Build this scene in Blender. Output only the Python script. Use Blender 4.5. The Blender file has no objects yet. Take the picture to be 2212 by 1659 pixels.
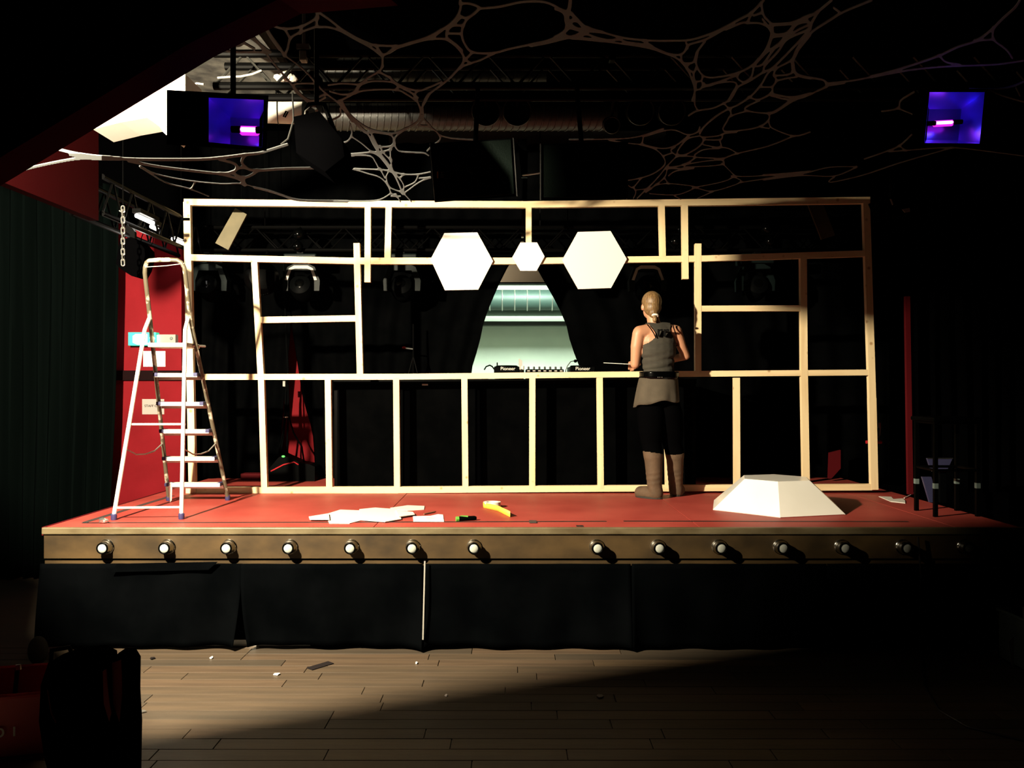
import bpy, bmesh, math, random
import numpy as np
from mathutils import Vector, Matrix, Euler
random.seed(7)
SC = bpy.context.scene
COL = SC.collection
F = 1800.0                      # focal length in photograph pixels (2212 wide)
CH = 1.6                        # camera height
LX, LY, LZ = -2.5, 2.8, 2.85    # work flood hanging in front of the stage, house left

# ------------------------------------------------------------ camera
cam = bpy.data.cameras.new('camera'); cam.sensor_width = 36.0; cam.lens = F / 2212 * 36
cam.shift_y = 7.5 / 2212; cam.clip_start = 0.05; cam.clip_end = 60
camo = bpy.data.objects.new('camera', cam); COL.objects.link(camo)
camo.location = (0, 0, CH); camo.rotation_euler = (math.pi / 2, 0, 0)
SC.camera = camo
# ------------------------------------------------------------ view + world
vs = SC.view_settings
SC.display_settings.display_device = 'sRGB'
vs.view_transform = 'Standard'; vs.look = 'None'; vs.exposure = 0.0; vs.gamma = 1.0
vs.use_curve_mapping = False
wd = bpy.data.worlds.new('night'); SC.world = wd; wd.use_nodes = True
wd.node_tree.nodes['Background'].inputs[0].default_value = (0.5, 0.6, 0.7, 1)
wd.node_tree.nodes['Background'].inputs[1].default_value = 0.0015

def lamp(name, kind, loc, color, energy, target=None, **kw):
    l = bpy.data.lights.new(name, kind); l.color = color; l.energy = energy
    for k, v in kw.items(): setattr(l, k, v)
    o = bpy.data.objects.new(name, l); COL.objects.link(o); o.location = loc
    if target is not None:
        o.rotation_euler = (Vector(target) - Vector(loc)).to_track_quat('-Z', 'Y').to_euler()
    return o
WARM = (1.0, 0.86, 0.62)
lamp('work_flood_light', 'SPOT', (LX, LY, LZ), WARM, 2850, target=(-0.6, 6.0, 2.3),
     spot_size=math.radians(165), spot_blend=0.25, shadow_soft_size=0.048)
lamp('neighbour_room_light', 'AREA', (0.2, 8.98, 3.3), (0.84, 1.0, 0.82), 170, target=(0.2, 11.0, 1.2), size=0.4)
lamp('added_bulkhead_fill', 'POINT', (-0.75, 8.36, 2.95), (1.0, 0.86, 0.68), 26, shadow_soft_size=0.05)  # added warm fill without a lamp body, brightens the bulkhead in the gap
lamp('truss_batten_light', 'POINT', (-2.80, 6.35, 2.62), (1.0, 0.95, 0.85), 2.5, shadow_soft_size=0.04)
lamp('exit_sign_light', 'POINT', (-3.2, 6.98, 2.06), (0.65, 1.0, 0.85), 0.8, shadow_soft_size=0.05)

# ------------------------------------------------------------ helpers
def W(px, py, Y): return Vector(((px - 1106) / F * Y, Y, CH + (837 - py) / F * Y))
def G(px, py, z): return W(px, py, (CH - z) * F / (py - 837))
DZ = 0.743                      # stage deck height

class MB:
    def __init__(s): s.v = []; s.f = []; s.sm = []
    def add(s, vs_, fs, smooth=False):
        b = len(s.v); s.v += [tuple(v) for v in vs_]
        for f in fs: s.f.append([i + b for i in f]); s.sm.append(smooth)
        return s
    def box(s, c, d, R=None, bev=0.0):
        c = Vector(c); h = [x / 2 for x in d]
        if bev > 0:
            bm = bmesh.new(); bmesh.ops.create_cube(bm, size=1)
            for v in bm.verts: v.co = Vector((v.co.x * d[0], v.co.y * d[1], v.co.z * d[2]))
            bmesh.ops.bevel(bm, geom=bm.edges[:], offset=bev, segments=2, affect='EDGES', profile=0.5)
            vs_ = [v.co.copy() for v in bm.verts]; bm.verts.index_update()
            fs = [[v.index for v in f.verts] for f in bm.faces]; bm.free()
        else:
            vs_ = [Vector((x * h[0], y * h[1], z * h[2])) for z in (-1, 1) for x, y in ((-1, -1), (1, -1), (1, 1), (-1, 1))]
            fs = [[3, 2, 1, 0], [4, 5, 6, 7], [0, 1, 5, 4], [1, 2, 6, 5], [2, 3, 7, 6], [3, 0, 4, 7]]
        if R is not None: vs_ = [R @ v for v in vs_]
        return s.add([v + c for v in vs_], fs)
    def prism(s, poly, ext):
        ext = Vector(ext); n = len(poly); P = [Vector(p) for p in poly]
        nrm = sum(((P[i] - P[0]).cross(P[(i + 1) % n] - P[0]) for i in range(1, n - 1)), Vector((0, 0, 0)))
        if nrm.dot(ext) > 0: P = P[::-1]
        vs_ = P + [p + ext for p in P]
        fs = [list(range(n)), list(range(2 * n - 1, n - 1, -1))] + [[(i + 1) % n, i, i + n, (i + 1) % n + n] for i in range(n)]
        return s.add(vs_, fs)
    def tube(s, pts, r, n=8, cap=True, closed=False):
        P = [Vector(p) for p in pts]; m = len(P)
        rs = r if isinstance(r, (list, tuple)) else [r] * m
        up = None; vs_ = []
        for i in range(m):
            if closed: t = P[(i + 1) % m] - P[i - 1]
            else: t = P[min(i + 1, m - 1)] - P[max(i - 1, 0)]
            t.normalize()
            if up is None: up = t.orthogonal().normalized()
            up = (up - t * up.dot(t))
            up = up.normalized() if up.length > 1e-6 else t.orthogonal().normalized()
            w = t.cross(up)
            for k in range(n):
                a = 2 * math.pi * k / n
                vs_.append(P[i] + (up * math.cos(a) + w * math.sin(a)) * rs[i])
        fs = []
        for i in range(m if closed else m - 1):
            j = (i + 1) % m
            for k in range(n):
                fs.append([i * n + k, i * n + (k + 1) % n, j * n + (k + 1) % n, j * n + k])
        s.add(vs_, fs, n > 5)
        if cap and not closed:
            b = len(s.v) - len(vs_)
            s.f.append([b + k for k in range(n - 1, -1, -1)]); s.sm.append(False)
            s.f.append([b + (m - 1) * n + k for k in range(n)]); s.sm.append(False)
        return s
    def sphere(s, c, r, nu=16, nv=10, R=None):
        c = Vector(c); r = r if isinstance(r, (list, tuple)) else (r, r, r)
        vs_ = [Vector((0, 0, r[2]))]
        for j in range(1, nv):
            th = math.pi * j / nv
            for i in range(nu):
                ph = 2 * math.pi * i / nu
                vs_.append(Vector((r[0] * math.sin(th) * math.cos(ph), r[1] * math.sin(th) * math.sin(ph), r[2] * math.cos(th))))
        vs_.append(Vector((0, 0, -r[2]))); fs = []
        for i in range(nu):
            fs.append([0, 1 + i, 1 + (i + 1) % nu])
            for j in range(nv - 2):
                a = 1 + j * nu
                fs.append([a + i, a + nu + i, a + nu + (i + 1) % nu, a + (i + 1) % nu])
            a = 1 + (nv - 2) * nu
            fs.append([a + i, len(vs_) - 1, a + (i + 1) % nu])
        if R is not None: vs_ = [R @ v for v in vs_]
        return s.add([v + c for v in vs_], fs, True)
    def lathe(s, o, d, prof, n=20):
        o = Vector(o); d = Vector(d).normalized(); u = d.orthogonal().normalized(); w = d.cross(u)
        vs_ = [o + d * h + (u * math.cos(2 * math.pi * k / n) + w * math.sin(2 * math.pi * k / n)) * max(r, 1e-4) for r, h in prof for k in range(n)]
        fs = [[i * n + k, i * n + (k + 1) % n, (i + 1) * n + (k + 1) % n, (i + 1) * n + k] for i in range(len(prof) - 1) for k in range(n)]
        s.add(vs_, fs, True); b = len(s.v) - len(vs_)
        s.f.append([b + k for k in range(n - 1, -1, -1)]); s.sm.append(False)
        s.f.append([b + (len(prof) - 1) * n + k for k in range(n)]); s.sm.append(False)
        return s
    def ring(s, o, d, R, r, n=20, m=6):
        o = Vector(o); d = Vector(d).normalized(); u = d.orthogonal().normalized(); w = d.cross(u)
        return s.tube([o + (u * math.cos(2 * math.pi * k / n) + w * math.sin(2 * math.pi * k / n)) * R for k in range(n)], r, m, closed=True)
    def grid(s, rows, thick=None):
        m, n = len(rows), len(rows[0])
        s.add([p for r in rows for p in r], [[i * n + j, i * n + j + 1, (i + 1) * n + j + 1, (i + 1) * n + j] for i in range(m - 1) for j in range(n - 1)], True)
        return s

def link_mesh(name, mb, mat, origin=Vector((0, 0, 0)), angle=35):
    me = bpy.data.meshes.new(name)
    me.from_pydata([tuple(Vector(v) - origin) for v in mb.v], [], mb.f); me.update()
    if any(mb.sm):
        me.polygons.foreach_set('use_smooth', mb.sm)
        try: me.set_sharp_from_angle(angle=math.radians(angle))
        except Exception: pass
    me.materials.append(mat)
    o = bpy.data.objects.new(name, me); COL.objects.link(o)
    return o
def tag(o, label, cat, group=None, kind=None):
    o['label'] = label; o['category'] = cat
    if group: o['group'] = group
    if kind: o['kind'] = kind
    return o
def thing(name, label, cat, loc, group=None):
    o = bpy.data.objects.new(name, None); COL.objects.link(o); o.location = loc; o.empty_display_size = 0.1
    return tag(o, label, cat, group)
def origin_of(p):
    o = Vector((0, 0, 0))
    while p is not None: o += Vector(p.location); p = p.parent
    return o
def part(parent, name, mb, mat, label=None, kind=None):
    o = link_mesh(name, mb, mat, origin_of(parent)); o.parent = parent
    if label: o['label'] = label
    if kind: o['kind'] = kind
    return o
def single(name, label, cat, mb, mat, group=None, kind=None):
    xs = [v[0] for v in mb.v]; ys = [v[1] for v in mb.v]; zs = [v[2] for v in mb.v]
    org = Vector(((min(xs) + max(xs)) / 2, (min(ys) + max(ys)) / 2, min(zs)))
    o = link_mesh(name, mb, mat, org); o.location = org
    return tag(o, label, cat, group, kind)
def struct(name, mb, mat, label=None, parent=None):
    o = link_mesh(name, mb, mat); o['kind'] = 'structure'
    if label: o['label'] = label
    return o
def copy_tree(o, parent=None):
    c = o.copy(); COL.objects.link(c)
    if parent is not None: c.parent = parent
    for ch in [x for x in bpy.data.objects if x.parent == o]: copy_tree(ch, c)
    return c
def solid(o, t, off=0.0):
    m = o.modifiers.new('thickness', 'SOLIDIFY'); m.thickness = t; m.offset = off; return o
def text_part(parent, name, body, loc, size, mat, roll=0.0, yaw=0.0, depth=0.0008):
    cu = bpy.data.curves.new(name, 'FONT'); cu.body = body; cu.size = size; cu.align_x = 'CENTER'; cu.align_y = 'CENTER'; cu.extrude = depth
    t = bpy.data.objects.new(name + '_tmp', cu); COL.objects.link(t)
    dg = bpy.context.evaluated_depsgraph_get(); me = bpy.data.meshes.new_from_object(t.evaluated_get(dg))
    bpy.data.objects.remove(t); bpy.data.curves.remove(cu); me.materials.clear(); me.materials.append(mat)
    R = Matrix.Rotation(yaw, 4, 'Z') @ Matrix.Rotation(math.pi / 2, 4, 'X') @ Matrix.Rotation(roll, 4, 'Z')
    me.transform(R); me.transform(Matrix.Translation(Vector(loc) - origin_of(parent)))
    o = bpy.data.objects.new(name, me); COL.objects.link(o); o.parent = parent
    return o

# ------------------------------------------------------------ materials
MT = {}
def mat(name, col, rough=0.6, metal=0.0, col2=None, scale=8.0, stretch=(1, 1, 1), bump=0.0, bscale=None, emit=None, estr=0.0, spec=0.5, detail=4.0, lo=0.35, hi=0.65, sheen=0.0):
    m = bpy.data.materials.new(name); m.use_nodes = True; nt = m.node_tree; b = nt.nodes['Principled BSDF']
    b.inputs['Base Color'].default_value = (*col, 1); b.inputs['Roughness'].default_value = rough
    b.inputs['Metallic'].default_value = metal; b.inputs['Specular IOR Level'].default_value = spec
    if sheen: b.inputs['Sheen Weight'].default_value = sheen
    if col2 is not None or bump > 0:
        tc = nt.nodes.new('ShaderNodeTexCoord'); mp = nt.nodes.new('ShaderNodeMapping'); mp.inputs['Scale'].default_value = stretch
        nt.links.new(tc.outputs['Object'], mp.inputs['Vector'])
        nz = nt.nodes.new('ShaderNodeTexNoise'); nz.inputs['Scale'].default_value = scale; nz.inputs['Detail'].default_value = detail
        nt.links.new(mp.outputs[0], nz.inputs['Vector'])
        if col2 is not None:
            rp = nt.nodes.new('ShaderNodeValToRGB'); rp.color_ramp.elements[0].position = lo; rp.color_ramp.elements[1].position = hi
            rp.color_ramp.elements[0].color = (*col, 1); rp.color_ramp.elements[1].color = (*col2, 1)
            nt.links.new(nz.outputs[0], rp.inputs[0]); nt.links.new(rp.outputs[0], b.inputs['Base Color'])
        if bump > 0:
            n2 = nt.nodes.new('ShaderNodeTexNoise'); n2.inputs['Scale'].default_value = bscale or scale; n2.inputs['Detail'].default_value = 3
            nt.links.new(mp.outputs[0], n2.inputs['Vector'])
            bp = nt.nodes.new('ShaderNodeBump'); bp.inputs['Strength'].default_value = bump; bp.inputs['Distance'].default_value = 0.01
            nt.links.new(n2.outputs[0], bp.inputs['Height']); nt.links.new(bp.outputs[0], b.inputs['Normal'])
    if emit is not None:
        b.inputs['Emission Color'].default_value = (*emit, 1); b.inputs['Emission Strength'].default_value = estr
    MT[name] = m; return m
def wood_mat(name, base, dark, along):
    m = mat(name, base, 0.65, col2=dark, scale=3.0, stretch=along, lo=0.45, hi=0.75)
    nt = m.node_tree; b = nt.nodes['Principled BSDF']
    tc = nt.nodes.new('ShaderNodeTexCoord'); vo = nt.nodes.new('ShaderNodeTexVoronoi'); vo.inputs['Scale'].default_value = 9.0
    nt.links.new(tc.outputs['Object'], vo.inputs['Vector'])
    rp = nt.nodes.new('ShaderNodeValToRGB'); rp.color_ramp.elements[0].position = 0.06; rp.color_ramp.elements[1].position = 0.16
    rp.color_ramp.elements[0].color = (0.45, 0.28, 0.14, 1); rp.color_ramp.elements[1].color = (1, 1, 1, 1)
    nt.links.new(vo.outputs['Distance'], rp.inputs[0])
    mx = nt.nodes.new('ShaderNodeMix'); mx.data_type = 'RGBA'; mx.blend_type = 'MULTIPLY'; mx.inputs[0].default_value = 0.8
    src = b.inputs['Base Color'].links[0].from_socket
    nt.links.new(src, mx.inputs[6]); nt.links.new(rp.outputs[0], mx.inputs[7]); nt.links.new(mx.outputs[2], b.inputs['Base Color'])
    return m
wood_mat('pine_v', (0.80, 0.63, 0.37), (0.66, 0.48, 0.25), (6, 6, 0.5))
wood_mat('pine_h', (0.80, 0.63, 0.37), (0.66, 0.48, 0.25), (0.5, 6, 6))
mat('white_board', (0.86, 0.84, 0.78), 0.22, col2=(0.80, 0.78, 0.71), scale=2.0, spec=0.5)
mat('white_matte', (0.70, 0.67, 0.60), 0.6)
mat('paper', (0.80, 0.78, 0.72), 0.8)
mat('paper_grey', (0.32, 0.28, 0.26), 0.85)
mat('ink', (0.006, 0.006, 0.006), 0.9, spec=0.05)
mat('pencil_grey', (0.45, 0.44, 0.4), 0.8)
mat('deck_red', (0.29, 0.036, 0.027), 0.55, col2=(0.37, 0.056, 0.042), scale=2.6, bump=0.05, bscale=60, detail=8, spec=0.3)
mat('deck_worn', (0.36, 0.17, 0.14), 0.55, col2=(0.30, 0.03, 0.03), scale=4)
mat('brass', (0.072, 0.043, 0.015), 0.5, 0.1, col2=(0.026, 0.016, 0.006), scale=4.2, stretch=(1, 1, 1.6), detail=10, lo=0.3, hi=0.7)
mat('brass_edge', (0.145, 0.115, 0.062), 0.5, 0.1, col2=(0.085, 0.062, 0.030), scale=5, stretch=(1, 1, 2))
mat('black_cloth', (0.0007, 0.0008, 0.0009), 0.95, col2=(0.0012, 0.0013, 0.0014), scale=5, spec=0.0)
mat('black_velvet', (0.0012, 0.0021, 0.0019), 0.95, spec=0.0)
mat('black_skirt', (0.0007, 0.0009, 0.0011), 0.9, col2=(0.0014, 0.0017, 0.0020), scale=3, spec=0.0)
mat('black_paint', (0.0005, 0.0005, 0.0006), 0.8, spec=0.0)
mat('black_plastic', (0.0010, 0.0012, 0.0013), 0.5, spec=0.02)
mat('black_gloss', (0.0006, 0.0007, 0.0007), 0.15, spec=0.12)
mat('black_metal', (0.0010, 0.0010, 0.0010), 0.42, 0.0, spec=0.025)
mat('grille', (0.006, 0.010, 0.008), 0.4, 0.0, bump=0.2, bscale=120, spec=0.1)
mat('steel', (0.55, 0.55, 0.52), 0.3, 0.9)
mat('chrome', (0.62, 0.60, 0.54), 0.16, 1.0)
mat('aluminium', (0.78, 0.74, 0.66), 0.42, 0.35)
mat('ladder_rail', (0.10, 0.085, 0.055), 0.5, 0.1, col2=(0.50, 0.46, 0.36), scale=14, detail=5, lo=0.52, hi=0.6)
mat('ladder_step', (0.80, 0.77, 0.70), 0.45, 0.3)
mat('ladder_tread_under', (0.34, 0.24, 0.19), 0.6)
mat('navy_plastic', (0.03, 0.03, 0.10), 0.5)
mat('frost_glass', (0.40, 0.42, 0.38), 0.35)
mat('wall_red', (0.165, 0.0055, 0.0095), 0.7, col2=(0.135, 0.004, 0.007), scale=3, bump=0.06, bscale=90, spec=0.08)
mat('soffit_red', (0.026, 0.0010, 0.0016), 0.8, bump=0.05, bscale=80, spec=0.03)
mat('dark_trim', (0.006, 0.0012, 0.0015), 0.7, spec=0.05)
mat('plaster', (0.62, 0.56, 0.47), 0.85, col2=(0.54, 0.48, 0.39), scale=2)
mat('mint_wall', (0.60, 0.66, 0.58), 0.8, col2=(0.55, 0.61, 0.54), scale=3)
mat('duct_silver', (0.032, 0.060, 0.053), 0.55, 0.2)
mat('duct_dark', (0.014, 0.014, 0.012), 0.45, 0.1)
mat('concrete', (0.008, 0.0075, 0.006), 0.95, col2=(0.070, 0.067, 0.055), scale=9, detail=12, lo=0.35, hi=0.65)
mat('net_cloth', (0.090, 0.096, 0.097), 0.8)
mat('skin', (0.46, 0.22, 0.125), 0.5)
mat('hair', (0.09, 0.045, 0.016), 0.45, col2=(0.22, 0.13, 0.05), scale=22, stretch=(5, 5, 0.5), bump=0.4, bscale=26)
mat('tank_grey', (0.040, 0.035, 0.025), 0.9, col2=(0.030, 0.026, 0.019), scale=10, stretch=(1, 1, 3), bump=0.25, bscale=16)
mat('skirt_brown', (0.072, 0.056, 0.037), 0.9, col2=(0.055, 0.043, 0.028), scale=9, bump=0.3, bscale=18)
mat('leggings', (0.0012, 0.0012, 0.0014), 0.9, spec=0.0)
mat('boot_suede', (0.095, 0.056, 0.030), 0.8, col2=(0.07, 0.042, 0.022), scale=14, bump=0.3, bscale=24)
mat('boot_dark', (0.075, 0.05, 0.035), 0.6)
mat('sole', (0.02, 0.018, 0.012), 0.8)
mat('hair_tie', (0.8, 0.72, 0.62), 0.8)
mat('tape_black', (0.008, 0.005, 0.005), 0.55)
mat('tape_grey', (0.045, 0.035, 0.033), 0.5)
mat('tape_yellow', (0.72, 0.55, 0.06), 0.5)
mat('green_plastic', (0.10, 0.30, 0.04), 0.45)
mat('green_white', (0.02, 0.42, 0.25), 0.5, emit=(0.02, 0.55, 0.35), estr=1.0)
mat('exit_white', (0.9, 0.95, 0.92), 0.5, emit=(0.85, 1.0, 0.95), estr=5.0)
mat('lamp_white', (1, 1, 1), 0.5, emit=(1.0, 0.96, 0.88), estr=18.0)
mat('green_led', (0.1, 0.8, 0.1), 0.4, emit=(0.1, 0.9, 0.15), estr=0.8)
mat('uv_tube', (1, 1, 1), 0.4, emit=(1.0, 0.28, 1.0), estr=3.2)
mat('uv_reflector', (0.25, 0.2, 0.85), 0.25, 0.7)
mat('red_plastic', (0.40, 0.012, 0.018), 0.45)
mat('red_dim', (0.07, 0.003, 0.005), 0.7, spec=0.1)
mat('grey_plastic', (0.12, 0.16, 0.15), 0.5)
mat('pale_grey', (0.30, 0.29, 0.26), 0.5)
mat('teal_housing', (0.004, 0.007, 0.007), 0.4, spec=0.06)
mat('beige_board', (0.125, 0.105, 0.056), 0.7, col2=(0.09, 0.078, 0.042), scale=6, bump=0.1)
mat('gold_tag', (0.9, 0.55, 0.12), 0.4)
mat('screen_blue', (0.03, 0.03, 0.07), 0.3)
mat('wood_dark', (0.16, 0.08, 0.045), 0.6)
def plank_mat(name, base, dark):
    return mat(name, base, 0.42, col2=dark, scale=2.0, stretch=(0.8, 8, 1), bump=0.06, bscale=8, lo=0.3, hi=0.7, detail=6)
plank_mat('plank_a', (0.10, 0.068, 0.043), (0.06, 0.042, 0.028))
plank_mat('plank_b', (0.085, 0.060, 0.038), (0.055, 0.041, 0.028))
plank_mat('plank_c', (0.125, 0.086, 0.050), (0.085, 0.058, 0.036))
plank_mat('plank_d', (0.065, 0.049, 0.034), (0.045, 0.036, 0.026))
mat('uv_glow', (0.5, 0.0, 0.4), 0.4, emit=(0.85, 0.03, 0.75), estr=1.0)
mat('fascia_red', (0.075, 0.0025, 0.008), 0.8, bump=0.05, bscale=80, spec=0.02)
mat('bulkhead', (0.48, 0.41, 0.31), 0.85, col2=(0.40, 0.34, 0.26), scale=2)
mat('mint_pipe', (0.11, 0.15, 0.13), 0.6)
# ============================================================ THE SETTING
fl = struct('floor', MB().box((0, 4.1, -0.06), (10, 14.5, 0.10)), MT['plank_d'], 'dark worn wooden hall floor')
planks = []
PM = [MT['plank_a'], MT['plank_b'], MT['plank_c'], MT['plank_d'], MT['plank_b'], MT['plank_a']]
proto_planks = []
for k in range(6):
    L = (0.9, 1.2, 1.05, 1.35, 0.75, 1.1)[k]
    o = link_mesh('plank', MB().box((0, 0, -0.005), (L - 0.004, 0.107, 0.010), bev=0.0015), PM[k])
    proto_planks.append((o.data, L)); bpy.data.objects.remove(o)
y = 2.42; cnt = 0
while y < 5.25:
    x = -3.1 - random.random()
    while x < 3.0 and cnt < 298:
        me, L = random.choice(proto_planks)
        o = bpy.data.objects.new('plank', me); COL.objects.link(o); o.parent = fl
        o.location = (x + L / 2, y, random.uniform(0, 0.0012)); x += L; cnt += 1
    y += 0.11
struct('ceiling', MB().box((0, 4.1, 4.15), (10, 14.5, 0.1)), MT['black_paint'], 'black painted ceiling')
struct('wall_left', MB().box((-4.6, 4.1, 2.05), (0.1, 14.5, 4.2)), MT['black_paint'], 'black side wall')
struct('wall_right', MB().box((4.6, 4.1, 2.05), (0.1, 14.5, 4.2)), MT['black_paint'], 'black side wall')
# back wall: red left part, plaster part with an opening into the next room, black right part
struct('wall_back.003', MB().box((-3.5, 8.19, 2.05), (2.2, 0.14, 4.2)).box((-1.8, 8.19, 3.25), (1.2, 0.14, 1.8)), MT['black_paint'], 'black rear wall')
struct('wall_back', MB().box((-1.8, 8.19, 1.175), (1.2, 0.14, 2.35)), MT['wall_red'], 'red painted rear wall behind the black curtains')
mbp = MB().box((0.15, 8.19, 3.6), (2.7, 0.14, 1.06)).box((0.15, 8.19, 0.78), (2.7, 0.14, 1.76)).box((-1.1, 8.19, 2.37), (0.2, 0.14, 1.42)).box((1.4, 8.19, 2.37), (0.2, 0.14, 1.42))
struct('wall_back.001', mbp, MT['plaster'], 'pale plaster wall above the opening between the curtains')
struct('wall_back.002', MB().box((3.1, 8.19, 2.05), (3.2, 0.14, 4.2)), MT['black_paint'], 'black rear wall')
mbw = MB()
for a, b in (((-1.0, 3.05), (1.3, 3.03)), ((-1.0, 1.68), (1.3, 1.66))):
    mbw.box((0.15, 8.125, (a[1] + b[1]) / 2), (2.3, 0.05, 0.025))
struct('window_1', mbw, MT['black_metal'], 'dark frame of the opening to the green-lit room')
# neighbouring room
struct('wall_far', MB().box((0.15, 11.1, 1.7), (6, 0.1, 3.6)), MT['mint_wall'], 'pale green wall of the room behind the stage')
struct('ceiling.001', MB().box((0.15, 9.7, 3.45), (6, 2.9, 0.1)), MT['mint_wall'], 'ceiling of the room behind the stage')
struct('floor.001', MB().box((0.15, 9.65, -0.004), (5.9, 2.77, 0.01)), MT['mint_wall'], 'floor of the room behind the stage')
struct('wall_far_left', MB().box((-2.9, 9.7, 1.7), (0.1, 2.8, 3.5)), MT['mint_wall'])
struct('wall_far_right', MB().box((3.2, 9.7, 1.7), (0.1, 2.8, 3.5)), MT['mint_wall'])
struct('trim_6', MB().box((0.15, 8.62, 3.035), (5.9, 0.1, 0.72)), MT['bulkhead'], 'pale bulkhead above the green-lit room')
struct('trim_7', MB().box((0.15, 8.60, 2.670), (5.9, 0.16, 0.014)), MT['black_metal'], 'thin dark edge strip under the bulkhead')
yd = 10.2
t = thing('ventilation_duct', 'silver ribbed duct along the green wall seen between the parted curtains', 'duct', W(1130, 650, yd))
zc = W(1130, 648, yd).z
part(t, 'duct_tube', MB().tube([(-2.84, yd, zc), (3.14, yd, zc)], 0.125, 24), MT['duct_silver'])
rb = MB().ring((0, yd, zc), (1, 0, 0), 0.128, 0.008, 24, 6)
rp = None
for i in range(34):
    if rp is None:
        rp = part(t, 'duct_rib', rb, MT['steel']); rp.location.x += -2.55 - 0.0
    else:
        c = rp.copy(); COL.objects.link(c); c.parent = t; c.location.x = rp.location.x + 0.152 * i
z2 = W(1130, 669, yd + 0.05).z
single('service_pipe', 'smooth pale pipe running below the ribbed silver duct', 'pipe', MB().tube([(-2.84, yd + .2, z2 - .02), (3.14, yd + .2, z2 - .02)], 0.045, 14), MT['mint_pipe'])
single('cable_tray', 'flat dark cable tray under the pipe on the green wall', 'tray', MB().box((0.3, 10.95, z2 - 0.12), (5.4, 0.20, 0.05)), MT['duct_dark'])

# red door wall at stage left, beyond the deck edge
YR = 7.25
xl, xr = W(252, 800, YR).x - 0.3, W(392, 800, YR).x
mbr = MB().prism([(xl, YR, 0), (xr, YR, 0), (xr, YR, W(0, 530, YR).z), (xl, YR, W(0, 455, YR).z)], (0, 0.1, 0))
struct('wall_side', mbr, MT['wall_red'], 'red painted wall with signs beside the stage')
zb = W(330, 811, YR).z
struct('trim_2', MB().box(((xl + xr) / 2, YR - 0.012, zb), (xr - xl, 0.03, 0.085)), MT['dark_trim'], 'dark horizontal rail across the red wall')
# slanted red soffit boards, house left
Yf = 2.6
pl = [W(462, 123, Yf), W(10, 396, Yf), W(-420, 640, Yf), W(-420, 500, Yf), W(0, 245, Yf), W(395, 0, Yf), W(560, -110, Yf), W(860, -110, Yf), W(860, 12, Yf), W(650, 30, Yf)]
pl2 = [W(-420, 500, Yf), W(0, 245, Yf), W(395, 0, Yf), W(560, -110, Yf), W(-420, -110, Yf)]
struct('trim_5', MB().prism(pl2, (-0.04, -0.10, 0.0)), MT['black_paint'], 'added black board covering the lit ceiling above the red slanted board')  # added dark sheet, hides the bright ceiling so this corner stays black
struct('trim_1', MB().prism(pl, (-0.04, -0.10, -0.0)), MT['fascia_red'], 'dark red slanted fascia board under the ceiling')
Z0 = W(10, 395, 4.4).z
xs_ = W(10, 395, 4.4).x
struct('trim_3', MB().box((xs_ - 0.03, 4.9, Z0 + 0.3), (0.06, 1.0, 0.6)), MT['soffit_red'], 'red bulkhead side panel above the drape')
# ceiling patch of bare concrete and the white bulkhead lit by the flood
struct('ceiling.002', MB().prism([(-3.0, 4.6, 3.76), (-1.55, 5.0, 3.76), (-1.53, 6.6, 3.76), (-3.0, 6.6, 3.76)], (0, 0, 0.08)), MT['concrete'], 'bare concrete ceiling patch above the truss')
Yb = 4.7
wb = [W(400, 160, Yb), W(330, 195, Yb), (W(195, 262, Yb)), W(200, 279, Yb), W(262, 264, Yb), W(318, 254, Yb), W(338, 262, Yb), W(352, 285, Yb), W(360, 292, Yb), W(400, 230, Yb)]
struct('trim_4', MB().prism(wb, (0, 0.25, 0)), MT['white_matte'], 'white bulkhead brightly lit behind the red fascia')

# ============================================================ STAGE
st = thing('stage', 'low stage with red deck and brass-coloured front edge', 'stage', (0.1, 6.5, 0))
XL, XR, YF = -2.86, 3.12, 5.107
def deck(x0, x1, y0, y1):
    return part(st, 'deck_panel', MB().box(((x0 + x1) / 2, (y0 + y1) / 2, DZ - 0.02), (x1 - x0 - 0.006, y1 - y0 - 0.006, 0.04)), MT['deck_red'])
xs_d = [XL, -0.85, 1.15, 2.72, XR]
for i in range(4):
    deck(xs_d[i], xs_d[i + 1], YF, 6.62); deck(xs_d[i], xs_d[i + 1], 6.62, 8.1)
part(st, 'understructure', MB().box(((XL + XR) / 2, 6.62, 0.35), (XR - XL - 0.1, 2.85, 0.66)), MT['black_paint'])
part(st, 'front_nosing', MB().box(((XL + XR) / 2, YF - 0.012, DZ - 0.019), (XR - XL + 0.02, 0.03, 0.042), bev=0.006), MT['brass_edge'])
part(st, 'front_fascia', MB().box(((XL + XR) / 2, YF - 0.004, DZ - 0.115), (XR - XL, 0.022, 0.145)), MT['brass'])
part(st, 'base_rail', MB().box(((XL + XR) / 2, YF + 0.01, 0.525), (XR - XL, 0.03, 0.03)), MT['brass'])
part(st, 'side_nosing', MB().box((XL - 0.012, 6.16, DZ - 0.025), (0.024, 2.10, 0.05)), MT['red_dim'])
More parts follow.
